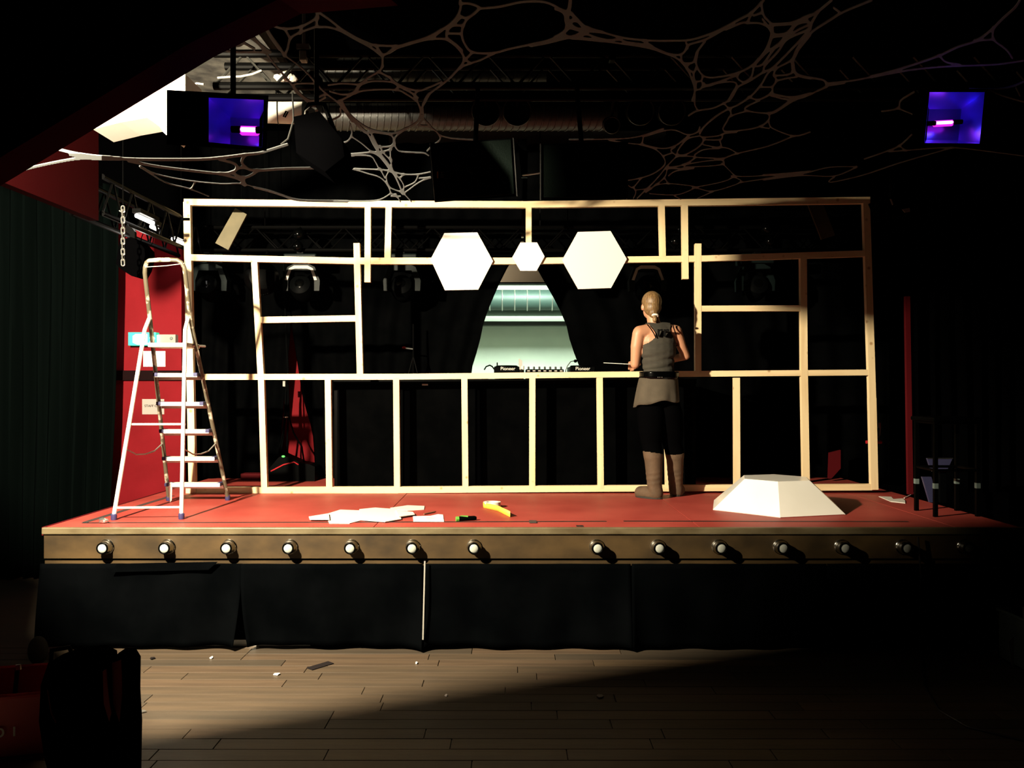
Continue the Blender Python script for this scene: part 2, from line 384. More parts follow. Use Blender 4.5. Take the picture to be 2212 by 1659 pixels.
# footlights
fx = [222, 355, 488, 622, 755, 886, 1018, 1283, 1412, 1546, 1682, 1818, 1955, 2092]
Yff = YF - 0.015
zb_ = DZ - 0.115
ORD = ('first', 'second', 'third', 'fourth', 'fifth', 'sixth', 'seventh')
FLAB = ['%s chrome footlight from the ladder end of the brass stage front' % ORD[i] for i in range(7)] + ['%s chrome footlight from the stool end of the brass stage front' % ORD[6 - i] for i in range(7)]
FLAB[6] = 'chrome footlight just before the missing one, on the ladder side of the gap'; FLAB[7] = 'chrome footlight just past the missing one, on the person side of the gap'
proto = None
for i in range(14):
    k = i if i < 7 else i + 1
    x = (222 - 1106) / F * 5.04 + k * (2092 - 222) / F * 5.04 / 14
    if proto is None:
        proto = thing('footlight', FLAB[0], 'footlight', (x, Yff, zb_), 'footlights along the stage front')
        part(proto, 'collar', MB().lathe((x, Yff, zb_), (0, -1, 0), [(0.044, 0), (0.046, 0.007), (0.040, 0.013), (0.036, 0.026), (0.037, 0.038), (0.034, 0.044), (0.034, 0.056), (0.030, 0.060)], 24), MT['chrome'])
        part(proto, 'bezel', MB().ring((x, Yff - 0.060, zb_), (0, 1, 0), 0.0305, 0.0055, 24, 8), MT['black_metal'])
        part(proto, 'lens', MB().lathe((x, Yff, zb_), (0, -1, 0), [(0.0265, 0.048), (0.0265, 0.061), (0.020, 0.065), (0.009, 0.067)], 20), MT['frost_glass'])
    else:
        c = copy_tree(proto); c.location.x = x; c['label'] = FLAB[i]
# stage skirt cloths
def skirt(x0, x1, label, seed, hem=0.02, gapL=0.0, gapR=0.0):
    rng = random.Random(seed); ph = [rng.uniform(0, 6.28) for _ in range(4)]
    rows = []; nx = 60
    for j in range(15):
        v = j / 14; z = 0.525 - v * (0.525 - hem) ; row = []
        for i in range(nx + 1):
            u = i / nx; a0 = x0 + gapL * v * v; a1 = x1 - gapR * v * v
            x = a0 + (a1 - a0) * u
            amp = 0.004 + 0.018 * v
            yy = YF - 0.022 - amp * (0.5 + 0.5 * math.sin(x * 9 + ph[0])) - amp * 0.5 * math.sin(x * 21 + ph[1]) - 0.004 * math.sin(5 * v + ph[2])
            e = min(u, 1 - u)
            yy -= 0.05 * v * math.exp(-e * (x1 - x0) / 0.05)
            zz = z + (0.008 * math.sin(x * 4 + ph[3]) + 0.004) * v * v
            row.append(Vector((x, yy, zz)))
        rows.append(row)
    o = single('stage_skirt', label, 'stage skirt', MB().grid(rows), MT['black_skirt'], 'black cloths hanging below the stage front')
    solid(o, 0.004)
    return o
sx = lambda px: (px - 1106) / F * 5.09
skirt(sx(88), sx(524), 'black skirt cloth at the ladder end of the stage, beside the open slit', 1, gapR=0.04)
skirt(sx(522), sx(914), 'black skirt cloth between the open slit and the pale taped seam', 2, gapL=0.05)
skirt(sx(918), sx(1362), 'black skirt cloth just past the pale taped seam, under the gap in the footlights', 3)
skirt(sx(1364), sx(1784), 'black skirt cloth below the white hexagonal dome', 4)
skirt(sx(1786), sx(2178), 'black skirt cloth below the black metal stool', 5)
single('tape_strip', 'thin pale tape strip running down the skirt seam', 'tape', MB().prism([W(916, 1212, 5.045), W(919, 1212, 5.045), W(915, 1382, 5.02), W(912, 1382, 5.02)], (0, 0.003, 0)), MT['pale_grey'])
single('folded_hem', 'folded black hem flap under the brass fascia with a pale turned corner', 'cloth flap', MB().prism([W(240, 1236, 5.056), W(252, 1218, 5.06), W(470, 1214, 5.06), W(450, 1231, 5.056)], (0, 0.006, 0)), MT['black_skirt'])
# floor level rail glimpsed below the skirt
single('kick_rail', 'thin pale rail at floor level behind the skirt slit', 'rail', MB().box((sx(400), YF + 0.06, 0.02), (1.5, 0.03, 0.04)), MT['pale_grey'])

# tape on the deck
def strip(name, label, a, b, w, m, grp=None, cat='tape', h=0.002):
    a = Vector(a); b = Vector(b); d = (b - a).normalized(); n = Vector((0, 0, 1)).cross(d) * w / 2
    return single(name, label, cat, MB().prism([a - n, b - n, b + n, a + n], (0, 0, h)), m, grp)
strip('floor_tape', 'long dark tape line along the front edge of the red deck', G(178, 1130, DZ), G(1310, 1126.5, DZ), 0.026, MT['tape_black'])
strip('floor_tape', 'dark tape line in front of the white hexagonal dome', G(1347, 1126, DZ), G(1962, 1127, DZ), 0.026, MT['tape_black'])
strip('floor_tape', 'grey tape line along the deck edge beside the stepladder', G(182, 1129, DZ), G(372, 1071, DZ), 0.04, MT['tape_grey'])
strip('floor_tape', 'short dark tape patch near the yellow tape roll', G(1143, 1128, DZ) + Vector((0, 0, .003)), G(1159, 1128, DZ) + Vector((0, 0, .003)), 0.10, MT['tape_grey'])
strip('floor_tape', 'small black tape scrap at the brass edge', G(1245, 1136.5, DZ), G(1260, 1136.5, DZ), 0.05, MT['tape_black'])
# ============================================================ TIMBER FRAME
YT = 6.74
tf = thing('timber_frame', 'pale pine batten framework standing upright across the stage', 'frame', (0.1, YT, DZ))
def batten(p, q, w, front=0.0, depth=0.044, vert=None, trim=True):
    a, b = W(p[0], p[1], YT + front), W(q[0], q[1], YT + front)
    d = (b - a).normalized(); n = Vector((d.z, 0, -d.x)) * (w / 2 / F * YT)
    for P in (a, b): P.z = max(P.z, DZ + 0.0)
    poly = [a - n, b - n, b + n, a + n]
    for P in poly: P.z = max(P.z, DZ + 0.001)
    v = abs(d.z) > abs(d.x)
    part(tf, 'batten', MB().prism(poly, (0, depth, 0)), MT['pine_v' if v else 'pine_h'])
# horizontals
batten((397, 436), (760, 440), 13.5); batten((760, 440), (1136, 441.5), 14); batten((1136, 441.5), (1880, 432), 14)
batten((410, 556), (770, 563.5), 13.5); batten((770, 563.5), (1142, 563.5), 14); batten((1142, 563.5), (1510, 558.5), 13.2); batten((1510, 558.5), (1878, 547), 13)
batten((562, 691), (771, 687.5), 13.5, 0.001); batten((1514, 666.5), (1731, 665.5), 12.5, 0.001)
batten((418, 814.2), (860, 813.8), 12.8); batten((860, 813.8), (1320, 809), 12.6); batten((1320, 809), (1880, 804.5), 12.6)
batten((424, 1060.5), (860, 1058.5), 14.5); batten((860, 1058.5), (1300, 1055.5), 13.5); batten((1300, 1055.5), (1884, 1052.5), 13.5)
# uprights
f = -0.0015
batten((403, 436), (415, 1067), 15, f); batten((549, 566), (563, 812), 13.2, f); batten((563.5, 814), (570.5, 1054), 13, f)
batten((770, 525), (777.5, 810), 13.4, f); batten((794.2, 447), (793.6, 609.5), 13, -0.003); batten((839.5, 447), (837, 558), 13.4, f)
batten((1142, 447), (1142, 558), 12.4, f); batten((1429.5, 444), (1432, 555), 13, f); batten((1479.5, 443), (1481, 602.6), 13.2, -0.003)
batten((1508.5, 526), (1508.5, 806), 13.4, f); batten((1736, 552), (1738, 806), 14, f); batten((1738, 806), (1742.5, 1054), 14.6, f)
batten((1872, 432), (1885.5, 860), 14.5, f); batten((1885.5, 860), (1890, 1058), 15.5, f)
for a, b in ((707.8, 711), (855.5, 857.6), (1003, 1005.3), (1150, 1149.7), (1295.5, 1298), (1441, 1444.5), (1592, 1593)):
    batten((a, 816), (b, 1056), 13, f)
batten((1877.5, 800), (1881.5, 985), 5, 0.02, 0.03); batten((1733, 772), (1733.5, 850), 5, 0.02, 0.03)
batten((412, 1050), (412, 1068), 22, -0.004)
single('frame_strap', 'black strap tied around the corner post of the timber frame', 'strap', MB().box(W(403.5, 475, YT + 0.02), (0.068, 0.062, 0.022)), MT['black_cloth'])
# hexagon boards
def hexagon(name, label, pts):
    P = [W(x, y, YT - 0.026) for x, y in pts]
    return single(name, label, 'panel', MB().prism(P, (0, 0.018, 0)), MT['white_matte'])
hexagon('hexagon_board', 'large white hexagon board on the ladder side of the small hexagon', [(960, 503.5), (1031, 502), (1065, 564), (1033, 625.5), (961, 627), (930, 560)])
hexagon('hexagon_board', 'small white hexagon board below the short centre batten', [(1124, 524), (1160, 523.5), (1176.5, 554), (1159, 585), (1124, 585), (1106.5, 556)])
hexagon('hexagon_board', 'large white hexagon board nearest the standing person', [(1248, 501), (1319, 499), (1354, 559.5), (1320, 622), (1249, 624.5), (1214, 562)])

# ============================================================ HEXAGONAL DOME
cx, cy = 1.885, 5.955
dm = thing('hexagonal_dome', 'white faceted dome like a cut-off hexagonal pyramid on the deck', 'dome', (cx, cy, DZ))
a0 = math.atan2(5.49 - cy, 1.766 - cx)
bot = [Vector((cx + 0.50 * math.cos(a0 + k * math.pi / 3), cy + 0.50 * math.sin(a0 + k * math.pi / 3), DZ + 0.0045)) for k in range(6)]
top = [Vector((cx + 0.25 * math.cos(a0 + k * math.pi / 3), cy + 0.25 * math.sin(a0 + k * math.pi / 3), DZ + 0.212)) for k in range(6)]
for k in range(6):
    q = [bot[k], bot[(k + 1) % 6], top[(k + 1) % 6], top[k]]
    n = (q[1] - q[0]).cross(q[3] - q[0]).normalized()
    part(dm, 'side_panel', MB().prism(q, -n * 0.006), MT['white_board'])
part(dm, 'top_panel', MB().prism(top, (0, 0, -0.006)), MT['white_board'])

# ============================================================ STEPLADDER
zs = DZ
FL, FR = Vector((-2.575, 5.39, zs)), Vector((-2.150, 5.42, zs))        # support legs
RL, RR = Vector((-2.60, 6.31, zs)), Vector((-2.160, 6.33, zs))         # step rails
YH = 5.72
HL, HR = W(324, 688, YH), W(411, 688, YH - 0.0)
ld = thing('stepladder', 'paint-spattered aluminium stepladder with six treads standing on the red deck', 'ladder', (-2.37, 5.87, zs))
# loop at the top continues the rails forward
TL, TR = W(313, 590, 5.52), W(400, 590, 5.52)
TA, TB = W(322, 563, 5.50), W(383, 562, 5.50)
arc = [TL, W(313.5, 578, 5.51), W(317, 567, 5.505), TA, W(340, 561.5, 5.50), W(365, 561, 5.50), TB, W(392, 567, 5.505), W(398, 578, 5.51), TR]
part(ld, 'top_loop', MB().tube([HL] + arc + [HR], 0.0145, 10), MT['ladder_rail'])
part(ld, 'rail', MB().tube([HL, RL + Vector((0, 0, 0.02))], 0.0145, 10), MT['ladder_rail'])
part(ld, 'rail', MB().tube([HR, RR + Vector((0, 0, 0.02))], 0.0145, 10), MT['ladder_rail'])
for P, Q, nm in ((HL + Vector((0.004, -0.02, 0.0)), FL, 'l'), (HR + Vector((-0.008, -0.02, 0)), FR, 'r')):
    k = P.lerp(Q, 0.06) + Vector((-0.012, -0.012, 0))
    part(ld, 'support_leg', MB().tube([P, k, Q + Vector((0, 0, 0.03))], 0.0135, 10), MT['aluminium'])
for Q in (FL, FR, RL, RR):
    part(ld, 'foot_cap', MB().lathe(Q, (0, 0, 1), [(0.017, 0.0), (0.019, 0.004), (0.019, 0.035), (0.015, 0.04)], 12), MT['navy_plastic'])
# six treads between the rails
def on(A, B, z):
    t_ = (z - A.z) / (B.z - A.z); return A.lerp(B, t_)
for py in (808, 870, 929, 988, 1044):
    z = None
    for it in range(8):
        yy = 6.0 if z is None else on(HL, RL, z).y
        z = CH + (837 - py) / F * yy
    a, b = on(HL, RL, z), on(HR, RR, z)
    mid = (a + b) / 2; w = (b - a).length - 0.02
    tr = part(ld, 'tread', MB().box(mid + Vector((0, -0.015, 0)), (w, 0.085, 0.012), bev=0.003).box(mid + Vector((0, 0.026, -0.022)), (w, 0.006, 0.04)).box(mid + Vector((0, -0.054, -0.010)), (w, 0.006, 0.022)), MT['ladder_step'])
    for q, s in ((a, 1), (b, -1)):
        part(tr, 'end_cap', MB().box(q + Vector((s * 0.022, -0.018, -0.004)), (0.03, 0.092, 0.026), bev=0.004), MT['navy_plastic'])
# platform
zp = CH + (837 - 744) / F * 5.62
a, b = on(HL, FL, zp), on(HR, FR, zp)
mid = (a + b) / 2 + Vector((0, 0.12, 0))
part(ld, 'platform', MB().box(mid, ((b - a).length - 0.03, 0.24, 0.03), bev=0.005), MT['ladder_step'])
part(ld, 'hinge_bar', MB().tube([b + Vector((-.02, .10, 0)), b + Vector((0.035, 0.20, 0))], 0.009, 8), MT['steel'])
for py in (918, 1095):
    z = CH + (837 - py) / F * 5.45
    part(ld, 'crossbar', MB().tube([on(HL, FL, z), on(HR, FR, z)], 0.008, 8), MT['aluminium'])
zc_ = CH + (837 - 968) / F * 5.9
for A, B, C, D in ((HL, RL, HL, FL), (HR, RR, HR, FR)):
    a = on(A, B, zc_ + 0.02); b = on(C, D, zc_ + 0.02); m_ = (a + b) / 2 - Vector((0, 0, 0.055))
    part(ld, 'safety_strap', MB().tube([a, a.lerp(m_, .5) - Vector((0, 0, .018)), m_, b.lerp(m_, .5) - Vector((0, 0, .018)), b], 0.005, 6), MT['pale_grey'])
part(ld, 'torn_label', MB().prism([W(362, 1042, 6.2), W(372, 1042, 6.2), W(371, 1080, 6.22), W(367, 1087, 6.22)], (0, 0.003, 0)), MT['paper'])
part(ld, 'masking_tape', MB().tube([W(314, 577, 5.50), W(360, 574, 5.49), W(398, 569, 5.50)], 0.003, 6), MT['pale_grey'])

# ============================================================ THINGS ON THE DECK
def sheet(name, label, pts, m='white_matte', z=DZ, h=0.004, cat='card', grp=None):
    return single(name, label, cat, MB().prism([G(x, y, z) for x, y in pts], (0, 0, h)), MT[m], grp)
Z = DZ + 0.001
sheet('card_piece', 'white hexagon card lying foremost in the pile at the deck edge', [(703, 1112), (735, 1102), (790, 1104), (800, 1120), (755, 1131.5), (711, 1131)], z=Z)
sheet('card_piece', 'white hexagon card overlapping the foremost one in the pile', [(776, 1101), (810, 1097.5), (858, 1101), (867, 1122), (832, 1128), (780, 1124)], z=Z + 0.005)
sheet('card_piece', 'narrow white card strip sticking out of the pile towards the ladder', [(667, 1117), (710, 1110), (712, 1123), (669, 1123)], z=Z + 0.01)
sheet('card_piece', 'white card tongue sticking out of the pile beside the pencil', [(855, 1103), (892, 1107), (896, 1112), (862, 1117)], z=Z + 0.011)
sheet('card_piece', 'separate long white card behind the pile', [(843, 1098), (880, 1092.5), (917, 1094), (916, 1101), (880, 1103.5), (848, 1101)], z=Z)
sn = thing('sketch_sheet', 'small white paper with a pencil sketch lying beside the card pile', 'paper', G(925, 1122, Z))
part(sn, 'sheet', MB().prism([G(892, 1116, Z), G(930, 1115, Z), G(946, 1111.5, Z), G(957, 1112.5, Z), G(959, 1127.5, Z), G(893, 1127, Z)], (0, 0, 0.003)), MT['paper'])
for k, (a, b) in enumerate((((920, 1119), (934, 1117)), ((922, 1121.5), (940, 1119)), ((936, 1117), (944, 1121)))):
    part(sn, 'pencil_line', MB().tube([G(*a, Z + 0.0035), G(*b, Z + 0.0035)], 0.0025, 5), MT['pencil_grey'])
pc = thing('pencil', 'thin red pencil lying on the deck above the sketch', 'pencil', G(929, 1108, Z))
a, b = G(916, 1110.5, Z + .005), G(942, 1105, Z + .005)
part(pc, 'shaft', MB().tube([a, b.lerp(a, .1)], 0.005, 6), MT['wood_dark']); part(pc, 'tip', MB().tube([b.lerp(a, .1), b], [0.005, 0.001], 6), MT['ink'])
mk = thing('cutter_knife', 'black and green utility knife lying on the deck', 'knife', G(1006, 1120, Z))
a, b = G(985, 1121, Z + .014), G(1029, 1119, Z + .014)
part(mk, 'handle', MB().tube([a.lerp(b, .12), a.lerp(b, .3), b.lerp(a, .1), b], [0.015, 0.016, 0.015, 0.010], 8), MT['black_plastic'])
part(mk, 'end_cap', MB().tube([a, a.lerp(b, .14)], 0.0158, 8), MT['green_plastic'])
part(mk, 'slider', MB().box(a.lerp(b, .4) + Vector((0, 0, 0.015)), (0.05, 0.012, 0.008)), MT['green_plastic'])
tr_ = thing('tape_roll', 'partly unrolled yellow double-sided tape roll on the deck', 'tape roll', G(1065, 1094, Z))
c = G(1063, 1096, Z)
rr_ = 0.062
part(tr_, 'roll', MB().lathe(c, (0, 0, 1), [(0.042, 0), (rr_, 0), (rr_, 0.04), (0.042, 0.04), (0.042, 0.002)], 28), MT['white_matte'])
tail = [c + Vector((-rr_ * 1.03 * math.cos(t_), -rr_ * 1.03 * math.sin(t_), 0)) for t_ in (-0.5, 0, 0.5, 0.9)] + [G(1075, 1104, Z), G(1102, 1117, Z)]
rows = [[p for p in tail], [p + Vector((0, 0.004, 0.038)) for p in tail]]
solid(part(tr_, 'tape_tail', MB().grid(rows), MT['tape_yellow']), 0.002)
mc = thing('crushed_can', 'small crumpled silver foil lump by the ladder foot at the deck corner', 'foil', G(224, 1131, Z))
mbc = MB().sphere(G(224, 1130, Z) + Vector((0, 0, 0.016)), (0.032, 0.02, 0.016), 10, 6)
mbc.v = [(v[0] + random.uniform(-.004, .004), v[1] + random.uniform(-.004, .004), max(v[2] + random.uniform(-.004, .004), Z)) for v in mbc.v]
part(mc, 'foil_body', mbc, MT['steel'])
sheet('card_piece', 'white arrow-shaped card scrap on the deck beside the black stool', [(1898, 1073), (1925, 1074), (1930, 1079), (1950, 1077.5), (1955, 1082), (1955.5, 1087.5), (1924, 1084)], z=Z, h=0.004)
single('paper_strip', 'narrow white paper strip leaning between the card scrap and the stool', 'paper strip', MB().tube([G(1953, 1077, Z) + Vector((0, 0, .004)), G(1990, 1060, Z) + Vector((0, 0, .006))], 0.004, 5), MT['paper'])
# ============================================================ PERSON (back view)
YP = 6.45; S = F / YP
def Pp(px, py, dy=0.0): return Vector(((px - 1106) / S, YP + dy, CH - (py - 837) / S))
def cap(mb, a, b, r0, r1, n=14):
    a = Vector(a); b = Vector(b); d = (b - a)
    pts = [a.lerp(b, t_) for t_ in (0, .25, .5, .75, 1)]
    rs = [r0 + (r1 - r0) * t_ for t_ in (0, .25, .5, .75, 1)]
    mb.tube(pts, rs, n); mb.sphere(a, r0, n, 8); mb.sphere(b, r1, n, 8)
def remesh(name, mb, m, voxel, smooth=4, parent=None, origin=Vector((0, 0, 0))):
    me = bpy.data.meshes.new(name); me.from_pydata([tuple(Vector(v) - origin) for v in mb.v], [], mb.f)
    o = bpy.data.objects.new(name, me); COL.objects.link(o)
    r = o.modifiers.new('r', 'REMESH'); r.mode = 'VOXEL'; r.voxel_size = voxel
    s_ = o.modifiers.new('s', 'SMOOTH'); s_.iterations = smooth; s_.factor = 0.5
    dg = bpy.context.evaluated_depsgraph_get(); me2 = bpy.data.meshes.new_from_object(o.evaluated_get(dg))
    o.modifiers.clear(); o.data = me2; bpy.data.meshes.remove(me); me2.name = name
    me2.polygons.foreach_set('use_smooth', [True] * len(me2.polygons)); me2.materials.clear(); me2.materials.append(m)
    if parent is not None: o.parent = parent
    return o
person = thing('person', 'person seen from behind in grey racerback top, brown skirt and tall suede boots', 'person', (1.12, 6.48, DZ))
PO = origin_of(person)
B = MB()
# torso: stacked ellipsoids
B.sphere(Pp(1420, 842), (0.158, 0.115, 0.12)); B.sphere(Pp(1421, 812), (0.128, 0.095, 0.10)); B.sphere(Pp(1419, 785), (0.120, 0.088, 0.10))
B.sphere(Pp(1419, 758, 0.0), (0.135, 0.098, 0.11)); B.sphere(Pp(1419, 738, 0.01), (0.142, 0.098, 0.10)); B.sphere(Pp(1417, 718, 0.01), (0.135, 0.075, 0.065))
B.sphere(Pp(1406, 764, 0.09), (0.055, 0.045, 0.05)); B.sphere(Pp(1434, 764, 0.09), (0.055, 0.045, 0.05))
cap(B, Pp(1419, 712, .01), Pp(1377, 719, .0), 0.058, 0.052); cap(B, Pp(1417, 712, .01), Pp(1459, 716, .0), 0.058, 0.050)
cap(B, Pp(1414, 712, 0.015), Pp(1408, 676, 0.035), 0.052, 0.046)
# head
B.sphere(Pp(1408, 657, 0.04), (0.068, 0.088, 0.092)); B.sphere(Pp(1408, 672, 0.075), (0.052, 0.055, 0.06))
B.sphere(Pp(1408, 668, 0.132), (0.011, 0.016, 0.018))            # nose
for s in (-1, 1):
    B.sphere(Pp(1408 + s * 20.0, 664, 0.045), (0.010, 0.018, 0.028))   # ears
B.sphere(Pp(1408, 679, 0.118), (0.022, 0.010, 0.006)); B.sphere(Pp(1408, 682, 0.117), (0.019, 0.010, 0.006))
# arms
cap(B, Pp(1375, 722), Pp(1371, 750, .01), 0.050, 0.046); cap(B, Pp(1371, 750, .01), Pp(1370, 786, 0.03), 0.045, 0.036)
cap(B, Pp(1370, 787, 0.03), Pp(1385, 782, 0.22), 0.036, 0.026)
cap(B, Pp(1461, 720), Pp(1472, 745, .01), 0.046, 0.040); cap(B, Pp(1472, 745, .01), Pp(1485, 768, 0.03), 0.040, 0.034)
cap(B, Pp(1485, 768, 0.03), Pp(1462, 778, 0.23), 0.034, 0.025)
# hands: palm, four unequal bent fingers and a thumb each
def hand(wr, fwd, side, upv, mb):
    wr = Vector(wr); fwd = Vector(fwd).normalized(); side = Vector(side).normalized(); upv = Vector(upv).normalized()
    for k in range(4):
        o = (k - 1.5) * 0.0185
        cap(mb, wr + side * o * 0.5, wr + fwd * 0.075 + side * o, 0.013, 0.0115, 8)
        L = (0.036, 0.043, 0.040, 0.031)[k]
        p0 = wr + fwd * 0.078 + side * o; p1 = p0 + (fwd * 0.9 - upv * 0.4) * L; p2 = p1 + (fwd * 0.5 - upv * 0.85) * L * 0.75; p3 = p2 + (fwd * 0.1 - upv) * L * 0.5
        cap(mb, p0, p1, 0.0092, 0.0086, 8); cap(mb, p1, p2, 0.0086, 0.008, 8); cap(mb, p2, p3, 0.008, 0.007, 8)
    b0 = wr + fwd * 0.022 + side * 0.03; b1 = b0 + (fwd * .6 + side * .8 - upv * .2) * 0.035; b2 = b1 + (fwd * .95 - upv * .35) * 0.03
    cap(mb, wr + side * 0.01, b0, 0.013, 0.0125, 8); cap(mb, b0, b1, 0.0115, 0.0095, 8); cap(mb, b1, b2, 0.0095, 0.0078, 8)
hand(Pp(1386, 781.5, 0.235), (0.25, 0.95, 0.0), (1, -.2, 0), (0, 0, 1), B)
hand(Pp(1460, 778.5, 0.245), (-0.4, 0.9, 0.0), (-1, -.3, 0), (0, 0, 1), B)
# legs and feet
cap(B, Pp(1402, 852, 0), Pp(1405, 955, 0.02), 0.088, 0.058); cap(B, Pp(1405, 955, .02), Pp(1408, 985, .0), 0.056, 0.058); cap(B, Pp(1408, 985, 0), Pp(1411, 1050, .0), 0.054, 0.038)
cap(B, Pp(1438, 852, 0), Pp(1458, 955, 0.06), 0.088, 0.058); cap(B, Pp(1458, 955, .06), Pp(1465, 985, .07), 0.056, 0.056); cap(B, Pp(1465, 985, .07), Pp(1471, 1046, .11), 0.052, 0.038)
zf = DZ + 0.042
lh, lt = Vector((Pp(1414, 0).x, YP + 0.0, zf)), Vector((Pp(1391, 0).x, YP + 0.11, zf - 0.006))
rh, rt = Vector((Pp(1471, 0).x + 0.01, YP + 0.12, zf)), Vector((Pp(1486, 0).x + 0.015, YP + 0.215, zf - 0.006))
cap(B, lh, lt, 0.040, 0.034); cap(B, rh, rt, 0.040, 0.034)
cap(B, Pp(1411, 1050, .0), lh, 0.038, 0.04); cap(B, Pp(1471, 1046, .11), rh, 0.038, 0.04)
body = remesh('body', B, MT['skin'], 0.0065, 5, person, PO)
# clothing is cut from the body's own surface and pushed outward
def garment(name, m, keep, off, thick, smooth=6, label=None, move=None, cuts=()):
    bm = bmesh.new(); bm.from_mesh(body.data)
    for co, no in cuts:
        bmesh.ops.bisect_plane(bm, geom=bm.verts[:] + bm.edges[:] + bm.faces[:], plane_co=Vector(co) - PO, plane_no=no)
    bm.normal_update()
    for v in bm.verts: v.tag = False
    dead = [f_ for f_ in bm.faces if not keep(f_.calc_center_median() + PO)]
    bmesh.ops.delete(bm, geom=dead, context='FACES')
    nrm = {v: v.normal.copy() for v in bm.verts}
    for v in bm.verts:
        k = off(v.co + PO) if callable(off) else off
        v.co += nrm[v] * k
        if move: v.co = move(v.co + PO) - PO
    for _ in range(smooth): bmesh.ops.smooth_vert(bm, verts=bm.verts[:], factor=0.5, use_axis_x=True, use_axis_y=True, use_axis_z=True)
    me = bpy.data.meshes.new(name); bm.to_mesh(me); bm.free()
    me.polygons.foreach_set('use_smooth', [True] * len(me.polygons)); me.materials.clear(); me.materials.append(m)
    o = bpy.data.objects.new(name, me); COL.objects.link(o); o.parent = person
    if label: o['label'] = label
    solid(o, thick, 0.6)
    return o
def inv(p): return (p.x * F / p.y + 1106, 837 - (p.z - CH) * F / p.y)     # back to photograph pixels for tailoring
def pxy(p): return (p.x * S + 1106, 837 - (p.z - CH) * S)
def lerp_tab(tab, v):
    if v <= tab[0][0]: return tab[0][1]
    for (a, b), (c, d) in zip(tab, tab[1:]):
        if v <= c: return b + (d - b) * (v - a) / (c - a)
    return tab[-1][1]
tabL = [(694, 1389), (703, 1393), (712, 1401), (722, 1405), (732, 1403), (738, 1396), (744, 1386), (748, 1375)]
tabR = [(694, 1450), (703, 1444), (712, 1441), (722, 1442), (732, 1447), (738, 1452), (744, 1460), (748, 1468)]
def keep_tank(p):
    x, y = pxy(p)
    if y < 699 or y > 812 or p.y > YP + 0.15: return False
    if y > 747: return 1383 < x < 1462 or (1380 < x < 1462 and p.y < YP + 0.12 and y > 800)
    return lerp_tab(tabL, y) < x < lerp_tab(tabR, y)
def tank_off(p):
    x, y = pxy(p)
    return 0.007 + 0.0035 * math.sin(y * 0.42 + x * 0.10) * min(1, max(0, (y - 752) / 25))
garment('tank_top', MT['tank_grey'], keep_tank, tank_off, 0.003, 3, 'grey racerback top')
text_part(person, 'shirt_print', 'rr', (Pp(1418, 719).x, YP - 0.109, Pp(1418, 719).z), 0.125, MT['ink'], depth=0.008)
def strap(name, pts):
    part(person, name, MB().tube(pts, 0.0042, 6), MT['leggings'])
strap('bra_strap', [Pp(1389, 703, -0.055), Pp(1394, 712, -0.078), Pp(1399, 722, -0.094), Pp(1403, 732, -0.103)])
strap('bra_strap', [Pp(1446, 702, -0.055), Pp(1446.5, 712, -0.076), Pp(1449, 724, -0.094)])
# leggings: loose to the knee
def keep_leg(p):
    x, y = pxy(p); return 850 < y < 982
garment('leggings', MT['leggings'], keep_leg, lambda p: 0.004 + 0.026 * min(1, max(0, (pxy(p)[1] - 862) / 30)) if pxy(p)[1] < 930 else 0.030 - 0.014 * min(1, (pxy(p)[1] - 930) / 40), 0.003, 8, 'loose black leggings')
# skirt / belt lofts
def ring_pts(cxp, py, rx, ry, n=48, ripple=0.0, ph=0.0, hem=None):
    c = Pp(cxp, py, 0.0); out = []
    for k in range(n + 1):
        a = 2 * math.pi * k / n
        r = 1 + ripple * math.sin(7 * a + ph) + ripple * 0.6 * math.sin(13 * a + 2 * ph)
        p = c + Vector((rx * r * math.cos(a), ry * r * math.sin(a), 0))
        if hem: p.z -= hem(a)
        out.append(p)
    return out
def hem(a):   # longer on the house-left side, shortest in the middle of the back
    return 0.030 * max(0, -math.cos(a)) ** 2 - 0.012 * max(0, -math.sin(a)) + 0.008 * math.sin(5 * a)
rows = []
for j in range(10):
    v = j / 9
    rows.append(ring_pts(1420 - 4 * v, 814 + 56 * v, 0.146 + 0.028 * v ** 0.8, 0.122 + 0.035 * v, ripple=0.035 * v, ph=0.7 + 0.4 * v, hem=(lambda a, v=v: hem(a) * v * v)))
sk = part(person, 'skirt', MB().grid(rows), MT['skirt_brown'], 'short brown skirt with an uneven hem'); solid(sk, 0.004)
bl = part(person, 'belt', MB().grid([ring_pts(1421, y_, 0.151, 0.128) for y_ in (803, 806, 813, 819)]), MT['black_gloss'], 'black leather belt'); solid(bl, 0.006)
for k, x_ in enumerate((1405, 1409, 1413.5)):
    part(bl, 'rivet', MB().sphere(Pp(x_, 815.5, -0.130), (0.004, 0.004, 0.004), 8, 6), MT['steel'])
